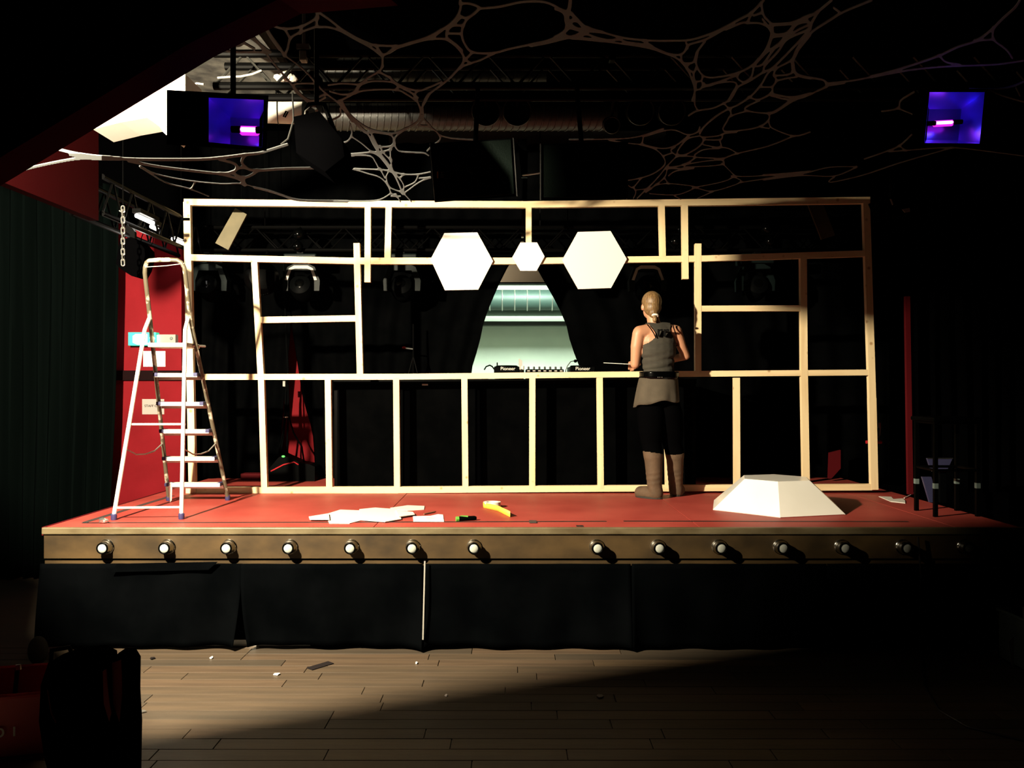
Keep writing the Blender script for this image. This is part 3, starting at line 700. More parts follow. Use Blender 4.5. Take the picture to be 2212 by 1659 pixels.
# boots
def keep_bl(p):
    x, y = pxy(p); return p.z < CH - (972 + 7 * (x - 1388) / 30 - 837) / S and x < 1437
def keep_br(p):
    x, y = pxy(p); return p.z < CH - (982 - 3 * abs(x - 1458) / 20 - 837) / S and x >= 1437
def boot_off(p):
    x, y = pxy(p)
    return 0.015 + 0.003 * max(0, math.sin((y - 1000) * 0.55 + x * .15)) * (1 if 1015 < y < 1050 else 0)
def ground(p):
    return Vector((p.x, p.y, max(p.z, DZ + 0.006)))
bL = garment('boot', MT['boot_suede'], keep_bl, boot_off, 0.004, 3, 'tall brown suede boot', ground)
bR = garment('boot', MT['boot_suede'], keep_br, boot_off, 0.004, 3, 'tall brown suede boot', ground)
for h_, t_, o_ in ((lh, lt, bL), (rh, rt, bR)):
    d = (t_ - h_).normalized(); n = Vector((-d.y, d.x, 0)).normalized()
    pts = []
    for k in range(20):
        a = 2 * math.pi * k / 20
        u = math.cos(a); w = math.sin(a)
        c_ = h_.lerp(t_, 0.5 + 0.5 * u) ; r_ = 0.056 - 0.004 * u
        pts.append(Vector((c_.x + d.x * u * r_ * 0.9 + n.x * w * r_, c_.y + d.y * u * r_ * .9 + n.y * w * r_, DZ + 0.001)))
    part(o_, 'sole', MB().prism(pts, (0, 0, 0.014)), MT['sole'])
# hair
Hm = MB()
Hm.sphere(Pp(1407.5, 652, 0.03), (0.076, 0.094, 0.084)); Hm.sphere(Pp(1406, 665, 0.0), (0.068, 0.066, 0.07)); Hm.sphere(Pp(1406, 676, -0.022), (0.042, 0.042, 0.045))
Hm.sphere(Pp(1406, 692, -0.052), (0.018, 0.018, 0.026)); Hm.sphere(Pp(1406, 684, -0.045), (0.018, 0.018, 0.02))
hm = remesh('hair', Hm, MT['hair'], 0.006, 4, person, PO)
hm['label'] = 'dark blond hair tied in a low bun'
bmh = bmesh.new(); bmh.from_mesh(hm.data)        # keep the face free of hair
bmesh.ops.delete(bmh, geom=[f_ for f_ in bmh.faces if (f_.calc_center_median() + PO).y > YP + 0.085 and pxy(f_.calc_center_median() + PO)[1] > 645], context='FACES')
bmh.to_mesh(hm.data); bmh.free()
part(hm, 'hair_tie', MB().ring(Pp(1407, 683.5, -0.050), (0.15, 0.3, 1), 0.021, 0.0075, 20, 8), MT['hair_tie'], 'white hair tie')
for s in (-1, 1):
    e = part(person, 'eye', MB().sphere(Pp(1408 + s * 8, 660, 0.116), (0.012, 0.010, 0.009), 12, 8), MT['white_matte'])
    part(e, 'iris', MB().sphere(Pp(1408 + s * 8, 660, 0.124), (0.005, 0.003, 0.005), 10, 6), MT['ink'])
    part(person, 'eyebrow', MB().tube([Pp(1408 + s * 4, 656.5, 0.122), Pp(1408 + s * 9, 655, 0.119), Pp(1408 + s * 13, 657, 0.11)], 0.0028, 6), MT['hair'])
part(person, 'mouth', MB().tube([Pp(1402, 680, 0.125), Pp(1408, 680.5, 0.130), Pp(1414, 680, 0.125)], 0.0032, 6), MT['skin'])
single('paper_sheet', 'thin white paper sheets held above the middle rail by the standing person', 'paper', MB().prism([(0.731, 6.655, 1.795), (0.752, 6.735, 1.797), (0.930, 6.740, 1.788), (0.985, 6.722, 1.785), (0.975, 6.668, 1.784), (0.90, 6.655, 1.786)], (0, 0, 0.004)), MT['paper'])
person.rotation_euler.z = math.radians(11); person.location.y -= 0.025
# ============================================================ CURTAINS
def curtain(name, label, YC, left, right, ztop, zbot, nfold, amp, seed, m='black_cloth', cat='curtain', nx=90, nz=24):
    """left/right: tables (py -> px) describing the cloth's own edges"""
    rng = random.Random(seed); ph = rng.uniform(0, 6.28); rows = []
    for j in range(nz + 1):
        z = ztop + (zbot - ztop) * j / nz; py = 837 - (z - CH) * F / YC
        x0 = (lerp_tab(left, py) - 1106) / F * YC; x1 = (lerp_tab(right, py) - 1106) / F * YC
        row = []
        for i in range(nx + 1):
            u = i / nx; x = x0 + (x1 - x0) * u
            yy = YC + amp * math.sin(nfold * 2 * math.pi * u + ph + 0.5 * math.sin(3 * u)) + amp * 0.4 * math.sin(nfold * 5.1 * u + ph * 2 + z)
            row.append(Vector((x, yy, z)))
        rows.append(row)
    o = single(name, label, cat, MB().grid(rows), MT[m]); solid(o, 0.005); return o
curtain('back_curtain', 'black back curtain between the red side wall and the red slit', 7.85, [(400, 392), (560, 398), (800, 389), (1060, 376)], [(300, 627), (695, 628), (760, 622), (840, 614), (930, 606), (990, 599), (1060, 596)], 3.9, DZ + 0.004, 7, 0.018, 3)
curtain('back_curtain', 'black back curtain between the red slit and the bright opening', 7.85, [(300, 629), (695, 630), (740, 637), (800, 646), (860, 655), (930, 676), (1000, 681), (1060, 676)],
        [(300, 1132), (540, 1125), (560, 1103), (575, 1098), (620, 1075), (690, 1046), (740, 1036), (803, 1017), (1000, 1008)], 3.9, DZ + 0.004, 10, 0.020, 5)
curtain('back_curtain', 'black back curtain on the far side of the bright opening, behind the person', 7.90, [(300, 1125), (540, 1132), (580, 1160), (615, 1180), (650, 1200), (695, 1222), (740, 1232), (770, 1243), (803, 1256), (1000, 1262)], [(300, 1925), (1060, 1930)], 3.9, DZ + 0.004, 12, 0.022, 8)
curtain('leg_curtain', 'dark green-black side drape in soft folds next to the red wall', 7.0, [(300, -60), (1100, -60)], [(300, 252), (600, 252), (900, 246), (1080, 238), (1300, 232)], 3.3, 0.012, 11, 0.045, 11, 'black_velvet')
curtain('leg_curtain', 'black side drape behind the stool end of the stage', 6.75, [(300, 1972), (640, 1974), (1100, 1984)], [(300, 2300), (1100, 2300)], 3.4, DZ + 0.006, 10, 0.03, 12, 'black_paint')

# ============================================================ TABLE WITH DECKS
zt = 1.672
xt0, xt1, yt0, yt1 = -1.5, 1.55, 7.0, 7.62
tb = thing('equipment_table', 'long black panelled table behind the timber frame', 'table', (0, 7.3, DZ))
part(tb, 'tabletop', MB().box(((xt0 + xt1) / 2, (yt0 + yt1) / 2, zt - 0.02), (xt1 - xt0, yt1 - yt0, 0.04)), MT['black_plastic'])
part(tb, 'back_panel', MB().box(((xt0 + xt1) / 2, yt0 + 0.05, (DZ + zt - 0.03) / 2 + 0.001), (xt1 - xt0, 0.02, zt - DZ - 0.031)), MT['black_paint'])
for k in range(5):
    w_ = (xt1 - xt0) / 5
    part(tb, 'front_panel', MB().box((xt0 + w_ * (k + .5), yt0 + 0.02, (DZ + zt - 0.04) / 2), (w_ - 0.06, 0.02, zt - DZ - 0.06)), MT['black_cloth'])
for x_ in (xt0 + 0.02, xt1 - 0.02):
    for y_ in (yt0 + 0.05, yt1 - 0.03):
        part(tb, 'leg', MB().box((x_, y_, (DZ + zt - 0.04) / 2), (0.04, 0.04, zt - DZ - 0.04)), MT['black_metal'])
part(tb, 'label_plate', MB().box(W(918, 831, 7.005), (0.05, 0.006, 0.014)), MT['pale_grey'])
def player(label, px0, px1, tx):
    Yg = 7.03
    a, b = W(px0, 0, Yg).x, W(px1, 0, Yg).x; w_ = b - a; c = (a + b) / 2; zt2 = W(0, 791.5, Yg).z
    g = thing('media_player', label, 'media player', (c, Yg + 0.18, zt))
    part(g, 'body', MB().box((c, Yg + 0.18, (zt + zt2) / 2), (w_, 0.36, zt2 - zt), bev=0.008), MT['black_plastic'])
    part(g, 'jog_wheel', MB().lathe((c, Yg + 0.16, zt2), (0, 0, 1), [(0.095, 0), (0.095, 0.008), (0.085, 0.012)], 24), MT['black_metal'])
    part(g, 'screen', MB().box((c, Yg + 0.31, zt2 + 0.008), (w_ * 0.6, 0.07, 0.012)), MT['screen_blue'])
    text_part(g, 'brand_lettering', 'Pioneer', (tx, Yg - 0.001, W(0, 796.5, Yg).z), 0.040, MT['white_matte'])
    return g
player('black media player at the left end of the mixer with a cable behind it', 1067, 1122, W(1097, 0, 7.03).x)
player('black media player with a bent goose-neck microphone over it', 1231, 1286, W(1259, 0, 7.03).x)
Yg = 7.03
mx = thing('dj_mixer', 'low black mixer with a row of knobs between the two players', 'mixer', W(1177, 802, Yg + .15))
a, b = W(1136, 0, Yg).x, W(1218, 0, Yg).x; zt2 = W(0, 797.5, Yg).z
part(mx, 'body', MB().box(((a + b) / 2, Yg + .15, (zt + zt2) / 2), (b - a, 0.3, zt2 - zt), bev=0.006), MT['black_plastic'])
for k in range(7):
    x_ = a + (b - a) * (k + 0.5) / 7
    part(mx, 'knob', MB().lathe((x_, Yg + .02, zt2), (0, 0, 1), [(0.009, 0), (0.008, 0.02), (0.006, 0.022)], 12), MT['duct_dark'])
    part(mx, 'fader', MB().box((x_, Yg - 0.002, zt2 - 0.014), (0.022, 0.008, 0.012)), MT['pale_grey'])
cb = thing('cable_loop', 'black cable looping out of a small box beside the player', 'cable', W(1045, 800, Yg))
part(cb, 'wire', MB().tube([W(1046, 799, Yg), W(1050, 792, Yg), W(1058, 789, Yg + .03), W(1063, 791.5, Yg + .06), W(1067.8, 798, Yg + .07)], 0.006, 6), MT['black_plastic'])
part(cb, 'junction_box', MB().box((W(1047, 0, Yg).x, Yg + .03, zt + 0.02), (0.055, 0.06, 0.04)), MT['black_plastic'])
gm = thing('gooseneck_lamp', 'thin goose-neck with a small dark head bending over the player', 'lamp', W(1222, 802, 7.2))
part(gm, 'neck', MB().tube([Vector((W(1221.6, 0, 7.2).x, 7.2, zt + 0.015)), W(1222, 800, 7.2), W(1226, 790, 7.2), W(1233, 781, 7.2), W(1243, 779, 7.2)], 0.004, 6), MT['duct_dark'])
part(gm, 'head', MB().sphere(W(1243, 780, 7.2), (0.016, 0.014, 0.014), 12, 8), MT['black_plastic'])
part(gm, 'base', MB().lathe((W(1221.6, 0, 7.2).x, 7.2, zt), (0, 0, 1), [(0.021, 0), (0.021, 0.012), (0.008, 0.02)], 14), MT['black_plastic'])
single('white_cup', 'small white cup standing behind the first player', 'cup', MB().lathe((W(1129, 0, 7.45).x, 7.45, zt), (0, 0, 1), [(0.011, 0), (0.015, 0.12), (0.0135, 0.12), (0.01, 0.01)], 16), MT['white_matte'])
single('card_slip', 'upright pale card slip beside the white cup', 'card', MB().prism([(W(1120.5, 0, 7.5).x, 7.5, zt), (W(1128.5, 0, 7.5).x, 7.52, zt), (W(1128.5, 0, 7.5).x, 7.52, W(0, 779, 7.5).z), (W(1120.5, 0, 7.5).x, 7.5, W(0, 774, 7.5).z)], (0, 0.003, 0)), MT['paper'])
single('antenna', 'short black rod standing behind the first player', 'rod', MB().tube([(W(1075, 0, 7.42).x, 7.42, zt), W(1074, 783, 7.42)], 0.006, 6), MT['black_plastic'])
# microphone stand with a red clip
ms = thing('microphone_stand', 'thin black stand with a red clip in front of the black curtain', 'stand', (W(893, 0, 7.55).x, 7.55, zt))
part(ms, 'pole', MB().tube([(W(893, 0, 7.55).x, 7.55, zt), W(893, 700, 7.55)], 0.008, 8), MT['black_metal'])
part(ms, 'leg', MB().tube([W(893, 770, 7.55), (W(880, 0, 7.55).x, 7.52, zt)], 0.006, 6), MT['black_metal'])
part(ms, 'leg', MB().tube([W(893, 770, 7.55), (W(906, 0, 7.55).x, 7.52, zt)], 0.006, 6), MT['black_metal'])
part(ms, 'boom', MB().tube([W(893, 754, 7.55), W(876, 752, 7.54)], 0.007, 6), MT['steel'])
part(ms, 'clip', MB().lathe(W(876, 751.5, 7.54), (-1, 0, 0.1), [(0.012, 0), (0.014, 0.015), (0.010, 0.03)], 10), MT['red_plastic'])

# ============================================================ REAR TRUSS WITH FIXTURES
def truss(name, label, p0, p1, h, dd, bay, r, m, rd, md=None):
    p0 = Vector(p0); p1 = Vector(p1); d = (p1 - p0); L = d.length; d.normalize(); sd = d.cross(Vector((0, 0, 1))).normalized()
    t = thing(name, label, 'truss', p0)
    offs = [sd * (a * dd / 2) + Vector((0, 0, b * h / 2)) for a in (-1, 1) for b in (-1, 1)]
    for o in offs: part(t, 'chord', MB().tube([p0.lerp(p1, q_ / 40) + o for q_ in range(41)], r, 10), m)
    n = max(1, round(L / bay))
    for s in (-1, 1):
        for k in range(n):
            a = p0 + d * (L * k / n) + sd * (s * dd / 2); b = p0 + d * (L * (k + 1) / n) + sd * (s * dd / 2); mid = (a + b) / 2
            part(t, 'diagonal', MB().tube([a + Vector((0, 0, -h / 2)), mid + Vector((0, 0, h / 2)), b + Vector((0, 0, -h / 2))], rd, 6), md or m)
    return t
YRT = 7.42
zrt = W(0, 520, YRT).z
truss('lighting_truss', 'black box truss behind the timber frame carrying the moving lights', (-2.84, YRT, zrt), (3.0, YRT, zrt), 0.2, 0.2, 0.4, 0.017, MT['black_metal'], 0.008)
for x_, wl in ((-2.2, 'wire holding the rear truss near the ladder corner'), (0.25, 'wire holding the rear truss above the small hexagon'), (2.7, 'wire holding the rear truss in the shaded far bay')):
    single('suspension_wire', wl, 'wire', MB().tube([(x_, YRT, zrt + 0.1), (x_, YRT, 4.12)], 0.004, 6), MT['black_metal'], 'wires holding the rear truss')
def moving_head(px, py, label, lit):
    c = W(px, py, YRT - 0.02)
    g = thing('moving_light', label, 'stage light', c, 'moving lights hanging from the rear truss')
    zt_ = zrt - 0.1
    part(g, 'clamp', MB().box((c.x, YRT, zt_ - 0.026), (0.06, 0.24, 0.02), bev=0.003), MT['black_metal'])
    part(g, 'base', MB().box((c.x, c.y, zt_ - 0.075), (0.29, 0.22, 0.085), bev=0.012), MT['teal_housing'])
    for s in (-1, 1):
        part(g, 'vent', MB().box((c.x + s * 0.105, c.y - 0.112, zt_ - 0.085), (0.055, 0.006, 0.026), bev=0.002), MT['duct_dark'])
    z0 = zt_ - 0.115
    pts = [(-0.16, -0.24), (-0.165, -0.15), (-0.12, -0.03), (-0.06, 0.0), (0.06, 0.0), (0.12, -0.03), (0.165, -0.15), (0.16, -0.24), (0.115, -0.24), (0.115, -0.15), (0.085, -0.06), (-0.085, -0.06), (-0.115, -0.15), (-0.115, -0.24)]
    part(g, 'yoke', MB().prism([Vector((c.x + a, c.y - 0.06, z0 + b)) for a, b in pts], (0, 0.12, 0)), MT['teal_housing'])
    st_ = [(-0.142, -0.145), (-0.105, -0.043), (-0.06, -0.018), (0.06, -0.018), (0.105, -0.043), (0.142, -0.145), (0.118, -0.148), (0.085, -0.056), (0.055, -0.046), (-0.055, -0.046), (-0.085, -0.056), (-0.118, -0.148)]
    if lit: part(g, 'yoke_stripe', MB().prism([Vector((c.x + a, c.y - 0.068, z0 + b)) for a, b in st_], (0, 0.008, 0)), MT['pale_grey'])
    hc = Vector((c.x, c.y, z0 - 0.21))
    part(g, 'head', MB().lathe(hc + Vector((0, -0.12, 0.03)), (0, 1, -0.35), [(0.05, 0), (0.09, 0.02), (0.105, 0.09), (0.10, 0.17), (0.085, 0.22)], 24), MT['black_plastic'])
    part(g, 'pivot', MB().tube([hc + Vector((-0.125, 0, 0)), hc + Vector((0.125, 0, 0))], 0.022, 10), MT['black_metal'])
    part(g, 'lens', MB().lathe(hc + Vector((0, -0.125, 0.032)), (0, 1, -0.35), [(0.03, 0), (0.052, 0.01), (0.054, 0.02)], 20), MT['black_gloss'])
    return g
moving_head(654, 600, 'moving light with a pale yoke stripe on the ladder side', True)
moving_head(870, 600, 'dark moving light without stripe left of the large hexagon', False)
moving_head(1397, 600, 'moving light with a pale yoke stripe above the person', True)
moving_head(455, 600, 'dark moving light behind the corner post at the ladder', False)
moving_head(1630, 600, 'dark moving light in the shaded far bay of the frame', False)
def globe(px, py, r, label, Yq=YRT - 0.175):
    c = W(px, py, Yq); g = thing('globe_lamp', label, 'lamp', c, 'dark glossy globes on the rear truss')
    part(g, 'globe', MB().sphere(c, r, 20, 12), MT['black_gloss'])
    part(g, 'bracket', MB().tube([c, Vector((c.x, YRT - 0.105, zrt + (0.1 if c.z > zrt else -0.1)))], 0.010, 8), MT['black_metal'])
globe(645, 506, 0.052, 'upper dark glossy globe of the pair above the striped moving light')
globe(643, 532, 0.046, 'lower dark glossy globe of the pair above the striped moving light')
globe(1476, 494, 0.052, 'upper dark glossy globe between the two short battens near the person')
globe(1460, 521, 0.046, 'lower dark glossy globe between the two short battens near the person')
globe(1657, 494, 0.052, 'upper dark glossy globe in the shaded far bay')
globe(1663, 521, 0.046, 'lower dark glossy globe in the shaded far bay')
# ribbed scoop fixture
c = W(566, 602, 7.15)
sc_ = thing('scoop_light', 'round black scoop light with ribbed rim beside the thin upright', 'stage light', c)
part(sc_, 'shell', MB().lathe(c, (0.35, -1, 0.1), [(0.05, 0.12), (0.11, 0.10), (0.14, 0.05), (0.148, 0.0), (0.142, -0.005), (0.12, 0.03), (0.04, 0.08)], 30), MT['black_metal'])
for k in range(12):
    a = -2.2 + k * 0.13
    part(sc_, 'rib', MB().tube([c + Vector((0.085 * math.cos(a), -0.06, 0.085 * math.sin(a))), c + Vector((0.142 * math.cos(a), -0.03, 0.142 * math.sin(a)))], 0.003, 5), MT['duct_silver'])
part(sc_, 'hanger', MB().tube([c + Vector((0, 0.02, .1)), (c.x, YRT - 0.1, zrt - 0.1)], 0.01, 8), MT['black_metal'])
# tilted boards
bb = single('sound_board', 'tilted beige board hanging in the corner bay by the ladder', 'board', MB().prism([W(508, 449, 7.1), W(533, 463, 7.1), W(493, 540, 7.05), W(465, 525, 7.05)], (0, 0.025, 0)), MT['beige_board'])
single('board_wire', 'thin wire holding the tilted beige board', 'wire', MB().tube([W(520, 456, 7.11), Vector((W(520, 0, 7.11).x, 7.2, 4.12))], 0.003, 5), MT['black_metal'])
single('sound_board', 'tilted dim brown board hanging in the far corner bay', 'board', MB().prism([W(1745, 440, 7.1), W(1777, 438, 7.1), W(1804, 508, 7.05), W(1775, 517, 7.05)], (0, 0.025, 0)), MT['beige_board'])
single('board_wire', 'thin wire holding the tilted dim brown board', 'wire', MB().tube([W(1760, 442, 7.11), Vector((W(1760, 0, 7.11).x, 7.2, 4.12))], 0.003, 5), MT['black_metal'])

# ============================================================ SIDE TRUSS ABOVE THE RED WALL
ts0, ts1 = Vector((-2.78, 5.45, 2.86)), Vector((-2.78, 7.2, 2.86))
truss('lighting_truss', 'black truss running in depth above the red wall with bright battens', ts0, ts1, 0.24, 0.2, 0.3, 0.018, MT['black_metal'], 0.008)
for y_, wl in ((5.6, 'wire holding the side truss at its end by the chain'), (7.0, 'wire holding the side truss at its end by the frame post')):
    single('suspension_wire', wl, 'wire', MB().tube([(-2.78, y_, 2.98), (-2.78, y_, 3.77 if y_ < 6 else 4.12)], 0.004, 6), MT['black_metal'], 'wires holding the side truss')
def batten_lamp(px, py, Y, label, ln):
    c = W(px, py, Y); g = thing('batten_lamp', label, 'lamp', c)
    part(g, 'housing', MB().box(c + Vector((0, 0.02, 0.035)), (0.06, ln + 0.05, 0.03)), MT['black_metal'])
    part(g, 'tube', MB().tube([c + Vector((0, -ln / 2, 0)), c + Vector((0, ln / 2, 0))], 0.015, 10), MT['lamp_white'])
    part(g, 'bracket', MB().tube([c + Vector((0, 0.02, 0.04)), Vector((-2.68, c.y + .02, 2.745))], 0.008, 6), MT['black_metal'])
batten_lamp(313, 474, 5.94, 'glowing lamp on the truss above the black spotlight', 0.26)
batten_lamp(333, 492, 6.35, 'short glowing lamp on the middle of the side truss', 0.10)
batten_lamp(391, 524, 6.95, 'glowing lamp at the far end of the side truss by the frame post', 0.34)
# black spotlight in silhouette
c = W(284, 552, 5.75)
sp = thing('profile_spotlight', 'black angular spotlight hanging in silhouette before the red wall', 'stage light', c)
pp = [(258, 522), (268, 516), (283, 512), (297, 520), (312, 537), (313, 553), (306, 580), (296, 598), (284, 596), (262, 582), (250, 570)]
part(sp, 'body', MB().prism([W(x_, y_, 5.70) for x_, y_ in pp], (0, 0.16, 0)), MT['black_paint'])
part(sp, 'yoke', MB().prism([W(*q, 5.76) for q in ((272, 487), (285, 492), (291, 500), (291, 530), (281, 530), (280, 506), (270, 500))], (0, 0.03, 0)), MT['black_metal'])
part(sp, 'clamp', MB().tube([W(276, 492, 5.775), Vector((-2.68, 5.78, 2.74))], 0.014, 8), MT['black_metal'])
# chain
yc = 5.45
chn = thing('hoist_chain', 'steel chain hanging beside the black spotlight', 'chain', W(265, 570, yc))
py = 452
k = 0
while py < 572:
    c = W(265.5, py, yc); hgt = 0.022; rr = 0.011
    axis = Vector((1, 0, 0)) if k % 2 else Vector((0, 1, 0))
    pts = []
    for q in range(12):
        a = 2 * math.pi * q / 12
        o = Vector((rr * math.cos(a), 0, rr * math.sin(a) + (hgt / 2 if math.sin(a) > 0 else -hgt / 2)))
        if k % 2: o = Vector((0, o.x, o.z))
        pts.append(c + o)
    part(chn, 'link', MB().tube(pts, 0.0042, 6, closed=True), MT['steel']); py += 11.5; k += 1
part(chn, 'hook', MB().tube([W(265.5, 452, yc), W(262, 458, yc), W(258, 455, yc)], 0.005, 6), MT['steel'])
part(chn, 'rope', MB().tube([W(265.5, 452, yc), Vector((W(265.5, 0, yc).x, yc, 3.77))], 0.004, 6), MT['black_metal'])
for i, (pts, lab) in enumerate((([(315, 492), (306, 512), (302, 535), (300, 545)], 'dark cable dropping from the side truss to the spotlight'), ([(334, 503), (330, 525), (318, 540), (306, 548)], 'looser dark cable looping to the spotlight'), ([(341, 507), (350, 520), (362, 524), (375, 515)], 'thin cable loop under the side truss near the far lamp'))):
    single('cable', lab, 'cable', MB().tube([W(x_, y_, 2.75 * F / (1106 - x_)) for x_, y_ in pts], 0.0035, 5), MT['black_plastic'])

# ============================================================ SIGNS ON THE RED WALL
YS = YR - 0.004
def wall_box(px0, py0, px1, py1, d):
    a, b = W(px0, py1, YR), W(px1, py0, YR)
    return MB().box(((a.x + b.x) / 2, YR - d / 2, (a.z + b.z) / 2), (b.x - a.x, d, b.z - a.z))
ex = thing('exit_sign', 'glowing green and white exit sign on the red wall', 'sign', W(314, 745, YR))
part(ex, 'case', wall_box(285, 719, 344, 747, 0.07), MT['green_white'])
def ex_poly(pts): return MB().prism([W(x_, y_, YR - 0.0705) for x_, y_ in pts], (0, -0.003, 0))
part(ex, 'arrow_panel', ex_poly([(287, 726), (293, 722), (318, 722), (318, 744), (296, 744), (287, 740)]), MT['exit_white'])
part(ex, 'running_figure', ex_poly([(322, 744), (326, 733), (323, 730), (330, 724), (335, 731), (332, 736), (336, 744)]), MT['exit_white'])
part(ex, 'door_mark', ex_poly([(339, 724), (342, 724), (342, 744), (339, 744)]), MT['exit_white'])
el = thing('alarm_box', 'pale grey wall unit beside the exit sign', 'wall unit', W(366, 748, YR))
part(el, 'case', wall_box(347, 723.5, 385, 750, 0.06), MT['paper_grey']); part(el, 'sensor', MB().lathe(W(370, 731, YR - 0.06), (0, -1, 0), [(0.014, 0), (0.010, 0.008), (0.002, 0.010)], 14), MT['grey_plastic'])
s1 = thing('paper_notice', 'white notice with small print under the exit sign', 'notice', W(334, 792, YR))
part(s1, 'sheet', wall_box(310, 758.5, 357.5, 792, 0.004), MT['paper'])
for a, b, y_ in ((316, 326, 779.5), (328, 333, 779.5), (338, 350, 779.5), (313, 330, 783.5), (335, 352, 783.5), (322, 332, 787), (336, 344, 787)):
    part(s1, 'printed_line', MB().box(W((a + b) / 2, y_, YR - 0.005), ((b - a) / F * YR, 0.002, 0.007 if y_ < 781 else 0.004)), MT['pencil_grey'])
s2 = thing('paper_notice', 'white STAFF ONLY notice lower on the red wall', 'notice', W(330, 895, YR))
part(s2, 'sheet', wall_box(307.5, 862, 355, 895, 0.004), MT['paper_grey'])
text_part(s2, 'lettering', 'STAFF ONLY', (W(333.5, 0, YR).x, YR - 0.005, W(0, 877, YR).z), 0.030, MT['ink'])
# cables and box seen in the red slit
for i, (pts, r, lab) in enumerate((
    ([(613, 549), (614, 620), (617, 690), (619, 740), (622, 800), (617, 850), (616, 900), (606, 985)], 0.010, 'thick black cable hanging in front of the red slit'),
    ([(621, 800), (620, 860), (622, 910), (620, 960), (622, 990)], 0.008, 'middle black cable hanging in the red slit'),
    ([(622, 830), (624, 900), (634, 935), (652, 965), (657, 1000)], 0.008, 'black cable curving across the red slit to the floor'),
    ([(616, 880), (612, 930), (603, 970), (602, 985)], 0.005, 'thin black cable on the near side of the red slit'))):
    single('hanging_cable', lab, 'cable', MB().tube([W(x_, y_, (7.535 + 0.185 * min(1, (y_ - 549) / 141)) if i == 0 else (7.7385, 7.7015, 7.7015)[i - 1]) for x_, y_ in pts], r, 7), MT['black_plastic'])
single('cable_tie', 'small white tie around the hanging cables', 'cable tie', MB().ring(W(617.5, 901, 7.72), (0, 0, 1), 0.016, 0.007, 12, 6), MT['white_matte'])
single('cable_plug', 'grey connector on the hanging cable', 'plug', MB().box(W(614, 829, 7.71), (0.022, 0.02, 0.05)), MT['pale_grey'])
fc = thing('floor_case', 'low black case with a glowing green light at the foot of the red slit', 'case', G(640, 1018, DZ))
part(fc, 'body', MB().prism([W(x_, y_, 7.6) for x_, y_ in ((600, 990), (610, 982), (650, 1000), (668, 1003), (680, 1008))] + [Vector((W(680, 0, 7.6).x, 7.6, DZ + 0.001)), Vector((W(580, 0, 7.6).x, 7.6, DZ + 0.001)), W(580, 1014, 7.6)], (0, 0.2, 0)), MT['black_plastic'])
part(fc, 'power_light', MB().sphere(W(612, 986, 7.595), (0.016, 0.01, 0.010), 12, 8), MT['green_led'])
part(fc, 'cord', MB().tube([W(585, 1018, 7.598), W(612, 1004, 7.597), W(635, 998, 7.597), W(645, 1004, 7.598)], 0.006, 6), MT['red_plastic'])
single('red_crate_edge', 'dim red box lid on the deck behind the first thin uprights', 'box', MB().box(G(550, 1036, DZ) + Vector((0.0, 0, 0.03)), (0.22, 0.12, 0.06)), MT['red_dim'])

# ============================================================ FAR END OF THE STAGE
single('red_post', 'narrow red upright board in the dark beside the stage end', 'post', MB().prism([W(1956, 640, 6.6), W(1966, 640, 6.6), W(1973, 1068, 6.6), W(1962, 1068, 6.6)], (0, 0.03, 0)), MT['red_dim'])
cl = thing('clamp', 'red clamp with steel hook on the end post of the timber frame', 'clamp', W(1887, 955, 6.8))
part(cl, 'bar', MB().tube([W(1871, 955, 6.81), W(1904, 955, 6.81)], 0.014, 10), MT['red_plastic'])
part(cl, 'hook', MB().tube([W(1897, 945, 6.81), W(1901, 940, 6.81), W(1902, 922, 6.81), W(1899, 915, 6.81)], 0.006, 6), MT['steel'])
part(cl, 'jaw', MB().box(W(1900, 919, 6.81), (0.014, 0.02, 0.045)), MT['steel'])
sl = thing('bar_stool', 'black metal stool frame with pale tape round its legs on the stage end', 'stool', (2.95, 5.66, DZ))
lg = [(2.805, 5.52), (3.095, 5.54), (3.095, 5.80), (2.815, 5.80)]
zs_ = 1.375
for x_, y_ in lg:
    l_ = part(sl, 'leg', MB().box((x_, y_, (DZ + zs_) / 2), (0.024, 0.024, zs_ - DZ)), MT['black_metal'])
    part(l_, 'tape_band', MB().box((x_, y_, DZ + 0.205), (0.0265, 0.0265, 0.035)), MT['grey_plastic'])
for z_ in (1.05, zs_ - 0.01):
    for (a, b) in zip(lg, lg[1:] + lg[:1]):
        part(sl, 'rail', MB().tube([(*a, z_), (*b, z_)], 0.010, 6), MT['black_metal'])
part(sl, 'seat', MB().box((2.95, 5.665, zs_ + 0.012), (0.33, 0.33, 0.03), bev=0.01), MT['black_plastic'])
sm = thing('floor_monitor', 'small tilted dark screen with pale rim behind the black stool', 'monitor', G(2030, 1050, DZ))
q = [W(2003, 990, 6.2), W(2058, 990, 6.2), W(2046, 1016, 6.15), W(2012, 1016, 6.15)]
part(sm, 'screen', MB().prism(q, (0, 0.02, 0)), MT['screen_blue'])
part(sm, 'rim', MB().tube([q[2] + Vector((0, -.004, 0)), q[3] + Vector((0, -.004, 0))], 0.007, 6), MT['pale_grey']); part(sm, 'rim', MB().tube([q[0] + Vector((0, -.004, 0)), q[1] + Vector((0, -.004, 0))], 0.004, 6), MT['duct_dark'])
part(sm, 'stand', MB().prism([W(2031, 1014, 6.18), W(2044, 1014, 6.18), (W(2044, 0, 6.18).x, 6.18, DZ + .001), (W(2031, 0, 6.18).x, 6.18, DZ + .001)], (0, 0.03, 0)), MT['black_plastic'])
single('purple_board', 'dim purple board leaning behind the stool', 'board', MB().prism([W(1992, 1030, 6.3), W(2012, 1030, 6.3), (W(2012, 0, 6.3).x, 6.2, DZ + .002), (W(1994, 0, 6.3).x, 6.2, DZ + .002)], (0, 0.02, 0)), MT['screen_blue'])
